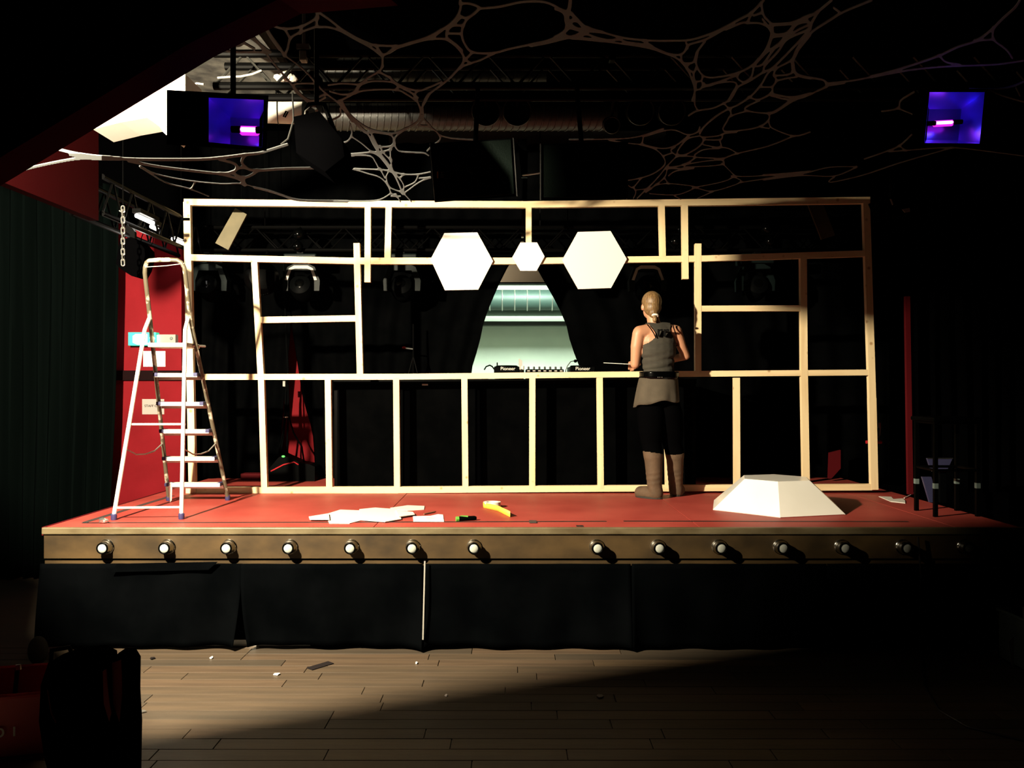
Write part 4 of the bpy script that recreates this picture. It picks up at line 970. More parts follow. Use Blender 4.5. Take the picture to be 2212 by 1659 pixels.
single('red_board', 'dim red panel glimpsed behind the end bay of the frame', 'panel', MB().prism([W(1792, 978, 7.6), W(1816, 972, 7.6), W(1816, 1012, 7.6), W(1796, 1034, 7.6), W(1790, 1034, 7.6)], (0, 0.03, 0)), MT['red_dim'])
sf = thing('side_fixture', 'dark wall fixture with shiny metal edges beyond the end post', 'stage light', W(1930, 455, 6.5))
part(sf, 'body', MB().prism([W(x_, y_, 6.5) for x_, y_ in ((1893, 432), (1940, 428), (1962, 450), (1950, 466), (1905, 462))], (0, 0.15, 0)), MT['black_plastic'])
part(sf, 'edge_strip', MB().prism([W(x_, y_, 6.49) for x_, y_ in ((1923, 430), (1926, 430), (1930, 442), (1928, 443))], (0, 0.008, 0)), MT['pale_grey'])
part(sf, 'reflector', MB().prism([W(x_, y_, 6.49) for x_, y_ in ((1949, 452), (1965, 449), (1966, 457), (1955, 459))], (0, 0.008, 0)), MT['pale_grey'])
part(sf, 'arm', MB().tube([W(1925, 430, 6.55), Vector((W(1925, 0, 6.55).x, 6.55, 4.12))], 0.012, 8), MT['black_metal'])

# ============================================================ HALL FLOOR, FOREGROUND
def floor_scrap(name, label, px, py, sz, m, cat='scrap'):
    c = G(px, py, 0.003); n = random.randint(5, 7)
    pts = [c + Vector((sz[0] * math.cos(2 * math.pi * k / n) * random.uniform(.6, 1), sz[1] * math.sin(2 * math.pi * k / n) * random.uniform(.6, 1), random.uniform(0, .004))) for k in range(n)]
    return single(name, label, cat, MB().prism(pts, (0, 0, 0.004)), MT[m])
strip('floor_tape', 'loose dark tape piece lying on the wooden hall floor', G(668, 1445, .004), G(715, 1431, .004), 0.055, MT['tape_black'])
floor_scrap('paper_scrap', 'bright paper scrap on the floor below the slit in the skirt', 598, 1457, (0.03, 0.02), 'paper')
floor_scrap('paper_scrap', 'tiny white scrap on the floor near the ladder end', 457, 1422, (0.012, 0.02), 'paper')
floor_scrap('paper_scrap', 'tiny pale scrap on the floor below the taped seam', 900, 1433, (0.008, 0.02), 'paper')
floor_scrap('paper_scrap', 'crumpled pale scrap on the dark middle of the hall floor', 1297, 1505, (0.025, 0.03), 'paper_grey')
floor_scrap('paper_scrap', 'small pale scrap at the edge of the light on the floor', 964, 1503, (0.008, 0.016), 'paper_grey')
floor_scrap('foil_scrap', 'shiny foil scrap on the floor by the black bag', 305, 1538, (0.03, 0.015), 'steel')
floor_scrap('dark_scrap', 'small black scrap on the floor near the skirt', 329, 1423, (0.02, 0.02), 'tape_black')
# black and red bag
bg = thing('travel_bag', 'upright black bag with dark red side panels on the hall floor', 'bag', (-1.63, 3.3, 0.0))
YBg = 3.25
prof = [(96, 1640), (84, 1560), (88, 1480), (104, 1432), (140, 1418), (200, 1412), (224, 1424), (232, 1500), (226, 1600), (228, 1690), (110, 1690)]
part(bg, 'body', MB().prism([Vector((W(x_, 0, YBg).x, YBg, max(0.002, W(0, y_, YBg).z))) for x_, y_ in prof], (0, 0.11, 0)), MT['black_cloth'])
prof2 = [(236, 1470), (240, 1425), (252, 1413), (276, 1412), (287, 1430), (286, 1500), (290, 1570), (288, 1690), (240, 1690)]
part(bg, 'side_pocket', MB().prism([Vector((W(x_, 0, YBg).x, YBg + .02, max(0.002, W(0, y_, YBg).z))) for x_, y_ in prof2], (0, 0.05, 0)), MT['black_cloth'])
part(bg, 'red_panel', MB().prism([W(x_, y_, YBg + 0.012) for x_, y_ in ((242, 1432), (262, 1425), (264, 1500), (258, 1560), (244, 1520))], (0, 0.008, 0)), MT['red_plastic'])
part(bg, 'red_panel', MB().prism([W(x_, y_, YBg - 0.008) for x_, y_ in ((222, 1450), (229, 1445), (234, 1500), (240, 1540), (236, 1560), (224, 1520))], (0, 0.008, 0)), MT['red_plastic'])
part(bg, 'handle', MB().tube([W(110, 1440, YBg + .1), W(112, 1405, YBg + .1), W(150, 1398, YBg + .1), W(160, 1425, YBg + .1)], 0.010, 8), MT['black_plastic'])
part(bg, 'piping', MB().tube([W(104, 1490, YBg - .004), W(112, 1540, YBg - .004), W(122, 1560, YBg - .004)], 0.004, 6), MT['red_dim'])
# red crate with lettering
cr = thing('plastic_crate', 'red plastic crate with white lettering beside the black bag', 'crate', (-2.2, 3.75, 0))
def crate_wall(a, b, z0, z1, th):
    a = Vector((*a, z0)); b = Vector((*b, z0)); d = (b - a).normalized(); n = Vector((-d.y, d.x, 0)) * th
    return MB().prism([a, b, b + Vector((0, 0, z1 - z0)), a + Vector((0, 0, z1 - z0))], n)
cc = [(-2.50, 3.50), (-2.02, 3.62), (-2.12, 4.02), (-2.60, 3.90)]
for (a, b) in zip(cc, cc[1:] + cc[:1]): part(cr, 'side', crate_wall(a, b, 0.0, 0.27, 0.012), MT['red_plastic'])
for (a, b) in zip(cc, cc[1:] + cc[:1]): part(cr, 'rim', MB().tube([(*a, 0.27), (*b, 0.27)], 0.012, 6), MT['red_plastic'])
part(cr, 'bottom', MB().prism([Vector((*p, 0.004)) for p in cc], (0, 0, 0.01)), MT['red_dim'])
text_part(cr, 'lettering', 'ılip ı', (-2.20, 3.562, 0.13), 0.09, MT['white_matte'], yaw=math.atan2(.12, .48))
single('white_tag', 'small white tag clipped on a dark stick by the red crate', 'tag', MB().prism([W(33, 1437, 3.875), W(43, 1436, 3.875), W(44, 1447, 3.875), W(34, 1448, 3.875)], (0, 0.01, 0)), MT['paper'])
single('dark_stick', 'dark stick standing up inside the red crate', 'stick', MB().tube([W(38, 1442, 3.89), Vector((W(38, 0, 3.89).x, 3.84, 0.012))], 0.010, 6), MT['black_plastic'])
single('cloth_bundle', 'dim brown bundle on the floor by the stage corner', 'bundle', MB().sphere((W(82, 0, 4.8).x, 4.8, 0.085), (0.055, 0.05, 0.083), 14, 9), MT['sole'])
# grey bin with papers, far right
bn = thing('waste_bin', 'grey-green ribbed bin standing on the hall floor at the frame edge', 'bin', (3.12, 4.72, 0))
xb0, xb1, yb0, yb1, hb = 2.885, 3.30, 4.55, 4.95, 0.285
for q in (((xb0, yb0), (xb1, yb0)), ((xb1, yb0), (xb1, yb1)), ((xb1, yb1), (xb0, yb1)), ((xb0, yb1), (xb0, yb0))):
    part(bn, 'side', crate_wall(q[0], q[1], 0.0, hb, 0.012), MT['grey_plastic'])
part(bn, 'bottom', MB().box(((xb0 + xb1) / 2, (yb0 + yb1) / 2, 0.006), (xb1 - xb0, yb1 - yb0, 0.01)), MT['grey_plastic'])
for k in range(5):
    part(bn, 'rib', MB().box((xb0 + 0.03 + k * 0.085, yb0 - 0.006, hb / 2), (0.022, 0.012, hb - 0.03)), MT['grey_plastic'])
part(bn, 'rim', MB().tube([(xb0, yb0, hb), (xb1, yb0, hb), (xb1, yb1, hb), (xb0, yb1, hb)], 0.013, 6, closed=True), MT['grey_plastic'])
def crumple(label, c, r, seed, sq=0.6):
    rng = random.Random(seed); m_ = MB().sphere(c, (r, r, r * sq), 9, 6)
    m_.v = [tuple(Vector(v) + Vector((rng.uniform(-1, 1), rng.uniform(-1, 1), rng.uniform(-1, 1))) * r * 0.28) for v in m_.v]
    z0 = min(v[2] for v in m_.v); dz = max(0, 0.003 - z0); m_.v = [(v[0], v[1], v[2] + dz) for v in m_.v]; m_.sm = [False] * len(m_.sm)
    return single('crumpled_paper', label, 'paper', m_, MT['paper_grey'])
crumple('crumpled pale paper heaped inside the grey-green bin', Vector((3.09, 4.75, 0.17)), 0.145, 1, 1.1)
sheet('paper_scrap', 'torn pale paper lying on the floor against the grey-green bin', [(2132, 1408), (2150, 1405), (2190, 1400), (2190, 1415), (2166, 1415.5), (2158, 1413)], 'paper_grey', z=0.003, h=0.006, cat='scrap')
single('paper_scrap', 'pale paper corner leaning on the side of the grey-green bin', 'scrap', MB().prism([W(2178, 1386, 4.74), W(2190, 1375, 4.74), W(2190, 1440, 4.72), W(2186, 1440, 4.72)], (0, 0.004, 0)), MT['paper_grey'])
# cable on the floor, house right
single('floor_cable', 'black cable curling down from the stage and across the hall floor', 'cable', MB().tube([W(1983, 1160, 5.06), W(1990, 1250, 5.05), W(1992, 1350, 5.04), G(1992, 1420, .006), G(1996, 1480, .006), G(2030, 1535, .006), G(2090, 1570, .006), G(2212, 1600, .006)], 0.006, 6), MT['tape_black'])
# ============================================================ OVERHEAD
# flood lamp housing and an added flag (outside the picture, house left)
L0 = Vector((LX, LY, LZ))
aim = (Vector((-0.6, 6.0, 2.3)) - L0).normalized()
Rq = aim.to_track_quat('Y', 'Z').to_matrix()
fw = thing('work_flood', 'open black work flood lamp hanging in front of the stage', 'lamp', L0)
def fbox(c, d): return MB().box(L0 + Rq @ Vector(c), d, Rq)
part(fw, 'back', fbox((0, -0.14, 0), (0.30, 0.02, 0.22)), MT['black_metal'])
part(fw, 'fin', fbox((0, -0.17, 0), (0.20, 0.05, 0.16)), MT['black_metal'])
part(fw, 'bracket', MB().tube([L0 + Rq @ Vector((0, -0.17, 0.05)), L0 + Rq @ Vector((0, -0.17, 0.3)), Vector((LX, LY - .15, 4.12))], 0.012, 8), MT['black_metal'])
# added unseen flag, shaped round the lamp: keeps the flood off the hall floor, the near ceiling and the house
UR = (0.45, -0.5, 0.74)
tg = [((-5.2, 6.0, 1.7), (0, -0.45, -0.9)), ((-4.4, 6.3, 1.2), (0, -0.45, -0.9)), ((-3.5, 6.2, 0.62), (0, -0.45, -0.9)), ((-2.95, 5.15, 0.42), (0, -0.5, -0.87)), ((-2.5, 4.95, 0.1), (0.1, -0.7, -0.7)), ((-1.98, 4.1, 0), (0.3, -0.9, -0.4)), ((-1.73, 3.82, 0), None), ((-0.9, 4.18, 0), None), ((-0.26, 4.48, 0), None),
      ((1.4, 5.1, 0.63), None), ((2.45, 5.24, DZ), None), ((3.15, 5.75, 1.2), None), (W(1985, 720, YT), None), (W(2010, 600, YT), UR), (W(1990, 480, YT), UR), (W(1750, 476, YT), UR), (W(1560, 470, YT), UR), (W(1400, 448, YT), UR), (W(1200, 412, YT), UR), (W(1020, 320, YT), UR), (W(900, 80, YT), UR), (W(800, -80, YT), (0.2, -0.3, 0.9)), (W(500, -160, YT), (0, -0.3, 0.95))]
nrm = (Vector((-1.73, 3.82, 0)) - L0).cross(Vector((-0.26, 4.48, 0)) - L0).normalized()
if nrm.y > 0: nrm = -nrm
ed = [L0 + (Vector(p) - L0).normalized() * 0.75 for p, _ in tg]
ou = [q + (nrm if o is None else Vector(o).normalized()) * (0.75 if o in (None, UR) else 0.45) for q, (_, o) in zip(ed, tg)]
ou = [q + (p - q) * min(1.0, (q.y - 2.63) / max(1e-6, q.y - p.y)) if p.y < 2.63 else p for q, p in zip(ed, ou)]
fg = thing('added_light_flag', 'added unseen curved black plate shaped to cut the light of the work flood', 'flag', ed[6])
solid(part(fg, 'plate', MB().grid([ed, ou]), MT['black_paint']), 0.006)
part(fg, 'arm', MB().tube([ou[6].lerp(ed[6], .5), Vector((LX, LY - .16, LZ + 0.3))], 0.010, 6), MT['black_metal'])

# main truss over the stage front
YTr = 5.0
zt_, zb2 = W(0, 116, YTr).z, W(0, 186, YTr).z
x0, x1 = W(462, 0, YTr).x, 3.3
tr = truss('lighting_truss', 'black box truss hanging over the front of the stage', (x0, YTr + .1, (zt_ + zb2) / 2), (x1, YTr + .1, (zt_ + zb2) / 2), zt_ - zb2, 0.2, 0.36, 0.024, MT['black_metal'], 0.009, MT['duct_dark'])
for k, x_ in enumerate((-1.3, 0.6, 2.6)):
    g = thing('truss_hanger', 'steel clamp and rod holding the front truss' if k == 0 else ('dark rod holding the middle of the front truss' if k == 1 else 'dark rod holding the far end of the front truss'), 'hanger', (x_, YTr, zt_))
    xx = W(656, 0, YTr).x if k == 0 else x_; m_ = MT['pale_grey'] if k == 0 else MT['black_metal']
    part(g, 'rod', MB().tube([(xx, YTr + .0, zt_), (xx, YTr, 4.12)], 0.010, 8), m_)
    part(g, 'clamp', MB().box((xx, YTr - 0.005, zt_ - 0.02), (0.04, 0.06, 0.06), bev=0.006), m_)
    part(g, 'plate', MB().box((xx, YTr - 0.005, W(0, 104, YTr).z), (0.075, 0.05, 0.03)), m_)
# bundle, ducts
bm_ = MB().sphere(W(622, 165, 5.05), (0.045, 0.04, 0.030), 14, 8).sphere(W(604, 169, 5.05), (0.032, 0.04, 0.020), 12, 8).sphere(W(634, 169, 5.05), (0.022, 0.03, 0.022), 12, 8)
bm_.v = [(v[0] + random.uniform(-.006, .006), v[1], v[2] + random.uniform(-.005, .005)) for v in bm_.v]
single('cloth_bundle', 'white cloth bundle stuffed into the front truss', 'bundle', bm_, MT['white_matte'])
def ribbed_duct(name, label, px0, px1, py, r, Y, m, step=0.05):
    a, b = W(px0, py, Y), W(px1, py, Y); t = thing(name, label, 'duct', a)
    part(t, 'duct_tube', MB().tube([a, b], r, 22), MT[m])
    n = int((b - a).length / step); o0 = None
    for k in range(n):
        if o0 is None: o0 = part(t, 'duct_rib', MB().tube([a + Vector((0.01, 0, r)).lerp(Vector((0.01, 0, r)), 0)] and [a + Vector((0.01 + 0.035 * math.sin(q), -(r + .001) * math.sin(q), (r + .001) * math.cos(q))) for q in [2 * math.pi * i / 22 for i in range(22)]], 0.006, 5, closed=True), MT[m])
        else:
            c = o0.copy(); COL.objects.link(c); c.parent = t; c.location.x = o0.location.x + step * k
    return t
ribbed_duct('flexible_duct', 'ribbed grey duct under the front truss', 660, 1330, 247, 0.115, 6.1, 'duct_dark')
ribbed_duct('flexible_duct', 'ribbed grey duct high behind the front truss', 700, 1180, 152, 0.10, 6.2, 'duct_dark', 0.06)
ws = thing('duct_sleeve', 'smooth white duct end next to the violet lamp', 'duct', W(615, 262, 6.0))
a, b = W(566, 238, 6.02), W(664, 242, 6.08)
part(ws, 'sleeve', MB().tube([a, b], [0.090, 0.088], 22), MT['white_matte'])
part(ws, 'clip', MB().tube([W(612, 252, 5.90), W(618, 240, 5.90), W(622, 242, 5.90), W(616, 253, 5.90)], 0.006, 6, closed=True), MT['black_metal'])
part(ws, 'strap', MB().ring(a.lerp(b, .35), (b - a), 0.093, 0.004, 22, 5), MT['duct_dark'])
part(ws, 'hanger', MB().tube([a.lerp(b, .3), Vector((a.x + .1, 6.03, 3.77))], 0.005, 6), MT['black_metal'])
# dark cables under the truss
for pts, lab, m_ in ((([(400, 202), (412, 187), (425, 180), (440, 182)]), 'pale loose cable on top of the violet lamp housing', 'pale_grey'), ([(470, 168), (495, 166), (520, 165), (545, 160), (565, 152)], 'pale cable run along the lower chord of the front truss', 'pale_grey'), ([(632, 200), (634, 260), (622, 300), (607, 312)], 'thin dark cable hanging right of the violet lamp', 'duct_dark'), ([(658, 262), (660, 240), (672, 230), (684, 235)], 'short pale cable hooked at the black hanging fixture', 'pale_grey')):
    single('cable', lab, 'cable', MB().tube([W(x_, y_, 4.03 if pts[0][0] == 658 else 4.975) for x_, y_ in pts], 0.006, 6), MT[m_])
# violet lamps: a box housing with an open reflector, a tube across it
def uv_lamp(label, quad, rec, tube_px, Y, power, depth=0.2):
    """quad: outline of the housing front; rec: outline of the reflector mouth"""
    q = [W(x_, y_, Y) for x_, y_ in quad]; r = [W(x_, y_, Y) for x_, y_ in rec]; c = sum(q, Vector()) / 4
    g = thing('uv_flood', label, 'uv lamp', c)
    fr = MB()
    # housing front frame between outline and mouth, plus outer walls and back
    D = Vector((0, depth, 0)); vs_ = q + r + [W(1106 + (c.x * F / Y) + (x_ - 1106 - c.x * F / Y) * 0.72, (837 - (c.z - CH) * F / Y) + (y_ - 837 + (c.z - CH) * F / Y) * 0.72, Y + depth) for x_, y_ in quad]
    fr.add(vs_, [[i, (i + 1) % 4, 4 + (i + 1) % 4, 4 + i] for i in range(4)] + [[(i + 1) % 4, i, 8 + i, 8 + (i + 1) % 4] for i in range(4)] + [[11, 10, 9, 8]])
    part(g, 'housing', fr, MT['black_paint'])
    rc = sum(r, Vector()) / 4; m_ = [rc + (p - rc) * 0.62 + Vector((0, depth * 0.55, 0)) for p in r]
    part(g, 'reflector', MB().add(r + m_, [[i, (i + 1) % 4, 4 + (i + 1) % 4, 4 + i] for i in range(4)] + [[4, 5, 6, 7]]), MT['uv_reflector'])
    a, b = W(*tube_px[0], Y), W(*tube_px[1], Y); a.y += depth * .22; b.y += depth * .22
    part(g, 'uv_tube', MB().tube([a, a.lerp(b, .08), a.lerp(b, .92), b], [0.004, 0.0085, 0.0085, 0.004], 10), MT['uv_tube'])
    part(g, 'tube_glow', MB().tube([a + Vector((-.012, .012, 0)), a + Vector((0, .012, 0)), b + Vector((0, .012, 0)), b + Vector((.012, .012, 0))], [0.004, 0.016, 0.016, 0.004], 10), MT['uv_glow'])
    part(g, 'lamp_socket', MB().tube([a - (b - a) * 0.55, a], 0.012, 8), MT['black_paint']); part(g, 'lamp_socket', MB().tube([b, b + (b - a) * 0.5], 0.012, 8), MT['black_paint'])
    part(g, 'bracket', MB().tube([c + Vector((0.02, depth / 2, (q[0].z - c.z))), Vector((c.x + .02, c.y + depth / 2, 4.12))], 0.010, 8), MT['black_metal'])
    tc_ = (a + b) / 2
    lamp('uv_flood_light', 'POINT', tc_ + Vector((0, -0.03, 0)), (0.16, 0.10, 1.0), power, shadow_soft_size=0.02)
    return g
uv_lamp('black box lamp with a glowing violet tube next to the red fascia', [(360, 194), (580, 206), (576, 326), (360, 312)], [(451, 211), (570, 216), (566, 318), (451, 307)], ((510, 271), (545, 272)), 2.78, 0.12)
uv_lamp('glowing violet lamp hanging alone in the dark at the far side', [(2000, 192), (2132, 194), (2122, 316), (1990, 314)], [(2008, 199), (2127, 199), (2116, 310), (1997, 309)], ((2030, 260), (2069, 258)), 4.2, 0.25)
single('truss_pole', 'black pole linking the violet lamp to the net edge', 'pole', MB().tube([W(2060, 180, 4.3), Vector((W(2060, 0, 4.3).x, 4.3, 4.12))], 0.012, 8), MT['black_metal'])
# black hanging fixture between violet lamp and loudspeaker
bf = thing('hanging_fixture', 'black hanging spotlight between the violet lamp and the loudspeaker', 'stage light', W(690, 300, 4.0))
part(bf, 'body', MB().prism([W(x_, y_, 3.95) for x_, y_ in ((634, 252), (690, 240), (738, 300), (744, 338), (702, 371), (640, 330))], (0, 0.22, 0)), MT['black_paint'])
part(bf, 'yoke', MB().tube([W(650, 262, 4.06), W(668, 225, 4.06), W(700, 225, 4.06), W(725, 290, 4.06)], 0.012, 8), MT['black_metal'])
part(bf, 'hanger', MB().tube([W(684, 226, 4.06), Vector((W(684, 0, 4.06).x, 4.06, 4.12))], 0.012, 8), MT['black_metal'])
# loudspeakers
YS_ = 4.5
def loudspeaker(label, front, tagpos=None, d=0.2):
    q = [W(x_, y_, YS_) for x_, y_ in front]; c = sum(q, Vector()) / 4
    g = thing('loudspeaker', label, 'loudspeaker', c)
    ins = [c + (p - c) * 0.93 for p in q]
    mx_, my_ = sum(x_ for x_, _ in front) / 4, sum(y_ for _, y_ in front) / 4
    bk = [W(mx_ + (x_ - mx_) * 0.82, my_ + (y_ - my_) * 0.80, YS_ + d) for x_, y_ in front]
    part(g, 'cabinet', MB().add(q + bk, [[3, 2, 1, 0], [4, 5, 6, 7]] + [[i, (i + 1) % 4, 4 + (i + 1) % 4, 4 + i] for i in range(4)]), MT['black_plastic'])
    part(g, 'grille', MB().prism([p + Vector((0, -0.001, 0)) for p in ins], (0, -0.012, 0)), MT['grille'])
    n = 0.006
    for a, b in ((q[1], q[2]), (q[3], q[0])):
        part(g, 'edge_strip', MB().tube([a + Vector((0, -0.004, 0)), b + Vector((0, -0.004, 0))], 0.005, 6), MT['duct_dark'])
    part(g, 'cone', MB().sphere(c + Vector((-0.01, -0.012, 0.01)), (0.032, 0.012, 0.032), 14, 8), MT['grille'])
    part(g, 'bracket', MB().tube([c + Vector((0, d / 2, q[0].z - c.z - .02)), Vector((c.x, YTr, zb2))], 0.014, 8), MT['black_metal'])
    if tagpos:
        t_ = W(*tagpos, YS_ - 0.014)
        bd = part(g, 'badge', MB().box(t_, (0.045, 0.004, 0.038)), MT['black_metal'])
        part(bd, 'badge_bar', MB().box(t_ + Vector((-0.019, -0.003, 0)), (0.008, 0.004, 0.036)), MT['gold_tag'])
        text_part(bd, 'badge_letters', 'EM', t_ + Vector((0.006, -0.0035, 0)), 0.026, MT['pale_grey'], roll=math.pi / 2)
    return g
loudspeaker('black loudspeaker with a small yellow badge above the hexagons', [(930, 310), (1109, 298), (1117, 424), (941, 437)], (953, 378))
loudspeaker('black loudspeaker without badge above the person side of the frame', [(1168, 311), (1355, 306), (1354, 430), (1168, 432)])
sb = single('speaker_bracket_plate', 'black bracket plate between the two loudspeakers', 'bracket', MB().prism([W(x_, y_, 4.85) for x_, y_ in ((1118, 300), (1138, 300), (1139, 383), (1126, 383))], (0, 0.02, 0)), MT['black_plastic'])
single('pale_rod', 'short pale rod between the two loudspeakers', 'rod', MB().tube([W(1129, 379, 4.852), W(1180, 371.5, 4.55)], 0.005, 6), MT['pale_grey'])
# par cans along the front truss
def par_can(px, py, r, label, Y=5.3):
    c = W(px, py, Y); g = thing('par_can', label, 'stage light', c, 'par cans under the front truss')
    part(g, 'can', MB().lathe(c, (0, 1, 0.35), [(r * 0.9, 0.0), (r, 0.0), (r, 0.12), (r * .8, 0.22), (r * 0.4, 0.26)], 24), MT['black_metal'])
    part(g, 'rim', MB().ring(c, (0, 1, 0.35), r, 0.005, 28, 6), MT['duct_dark'])
    part(g, 'lens', MB().lathe(c, (0, 1, 0.35), [(0.02, 0.012), (r * 0.88, 0.02), (r * .88, 0.03)], 20), MT['black_paint'])
    part(g, 'yoke', MB().tube([c + Vector((0, 0.1, 0)), Vector((c.x, YTr + .2, zb2))], 0.010, 6), MT['black_metal'])
par_can(1050, 240, 0.088, 'first dark par can of the pair above the badge loudspeaker'); par_can(1117, 240, 0.088, 'second dark par can of the pair above the badge loudspeaker')
par_can(1384, 240, 0.084, 'first dark par can of the pair above the plain loudspeaker'); par_can(1452, 240, 0.084, 'second dark par can of the pair above the plain loudspeaker')
par_can(1322, 270, 0.05, 'small dark par can catching a thin bright rim')

# ============================================================ STRETCHED NET
R1 = """0,120 200,115 400,110 560,95 650,70 700,20 720,0;0,150 200,155 400,150 560,150 700,165 880,180 1000,190 1150,235 1300,270 1450,325 1600,330 1720,330
560,95 590,130 700,160;700,70 790,75 870,140 900,170 1000,190;750,0 790,65;700,65 760,62;400,110 420,150;220,118 200,152;1390,0 1480,110 1530,190 1545,270 1500,290 1340,270
1510,0 1650,110 1730,240 1780,310;1550,210 1640,270 1720,330;1550,270 1620,310;0,970 60,1000 120,1050 150,1080
890,1060 1000,1110 1200,1150 1400,1170 1540,1170 1650,1200 1800,1245 1900,1275 2212,1285;900,1065 1050,1160 1200,1200 1330,1250;1240,1165 1220,1200"""
R1B = """370,950 500,980 700,1005 900,1015 1250,1015 1400,1005 1560,985 1650,975 1720,955 1830,920;150,1080 300,1045 500,1010 700,1005;450,985 600,1008 760,1010;820,1025 1000,1060 1200,1085 1400,1105 1480,1095 1510,1070 1490,1040 1400,1015
1560,990 1540,1030 1570,1070 1640,1085 1800,1075 2015,1070 2160,1070;1510,1070 1560,1065;1480,1100 1550,1130 1610,1110 1640,1085;1400,1105 1520,1140 1550,1170;1550,1130 1560,1180"""
R2 = """400,0 395,60 400,110;400,110 300,165 190,180 100,155 30,120 0,100;400,165 300,200 230,240 210,310 190,350;300,165 290,210;190,180 225,240;100,155 75,185 150,290 190,350
400,70 480,125 550,180 640,235 720,270 770,285 900,290 960,285 1090,240 1190,190 1270,130 1310,60 1310,0;400,110 400,165 470,170 550,195 650,250 740,300 800,345
770,285 810,345;900,290 860,330 815,350;815,350 815,420;860,330 960,280 1090,250 1200,245 1260,270 1310,320 1335,375 1310,430;815,420 790,455 730,490 670,540 620,600 540,640
1310,20 1370,20 1430,50 1360,110 1310,100;1430,50 1560,40 1700,10 1850,10 1950,60 1990,120 1990,170;1360,110 1330,160 1320,220 1340,280 1390,330 1520,335 1620,310 1760,280 1870,255 1960,215 1990,170
1310,110 1270,150 1230,185;1330,160 1270,158;1230,210 1310,212;1230,185 1225,235 1290,290 1320,320;1190,190 1130,240;1390,330 1350,370;1520,340 1440,380 1380,400 1310,430 1250,490 1190,540 1110,600 1075,660;1335,375 1370,395
1990,120 2000,70 2010,0;1950,60 1990,70;2020,80 2060,130 2120,190 2212,200;2000,170 2060,190 2120,200 2090,220 2030,235 1960,215;1960,225 1900,262 1760,290;2030,235 2212,255;2000,130 2050,130
470,540 560,530 670,535 750,515 870,520 920,545 1000,590 1040,620;480,580 560,600 640,590 720,572 900,570 970,600 1030,640;670,540 640,590;920,545 900,570;860,490 920,540 1040,575 1110,555 1190,520;790,455 860,490
1040,575 1020,605 1040,650 1060,700;1110,600 1090,640 1070,680 1075,740 1050,790;190,350 260,400 330,460 400,540 450,590 540,660 600,740 650,790 720,850 770,940 850,1040 900,1130 940,1220
0,240 120,400 230,530 330,640 380,680 430,760;390,530 290,530 250,540 270,590 360,640 420,610 450,600;380,660 450,620;380,680 440,770 540,740 545,690;540,640 590,720 620,770
560,650 600,720 680,790 760,830 870,850 960,820 1040,770 1060,700;650,790 700,840 740,840 860,855 890,900 870,930 790,930 750,870;960,820 900,870 890,910 920,960 1000,970 1080,975 1110,990
1040,800 1110,805 1170,850 1180,890 1130,930 1100,960;1060,740 1110,790 1120,810;1180,860 1260,880 1400,890;610,790 620,850 590,900 520,915;620,870 680,910 740,960 800,1000 870,1090
580,960 600,980 740,970 800,970 870,950;540,1045 580,1010 640,990 740,995 770,1030 800,1075 870,1090 950,1110 1040,1110 1120,1095;530,1070 620,1075 720,1105 800,1130 850,1180 870,1230 900,1240
580,960 570,1000 545,1040;800,930 820,970 870,1020;740,840 780,930 790,980;640,1075 790,1080;800,1075 830,1130;850,1100 840,1130 860,1190 940,1225;870,1020 865,960 890,910;870,1020 880,1090 920,1130 950,1180 945,1225
950,1110 930,1130;1040,1120 1020,1160 960,1190;1050,1135 1120,1130;1120,1130 1050,1160 980,1210 945,1235;870,1230 800,1270 700,1280 500,1278 300,1275 200,1250 100,1215 0,1195;900,1240 930,1285;945,1225 1000,1285;870,1250 930,1250"""
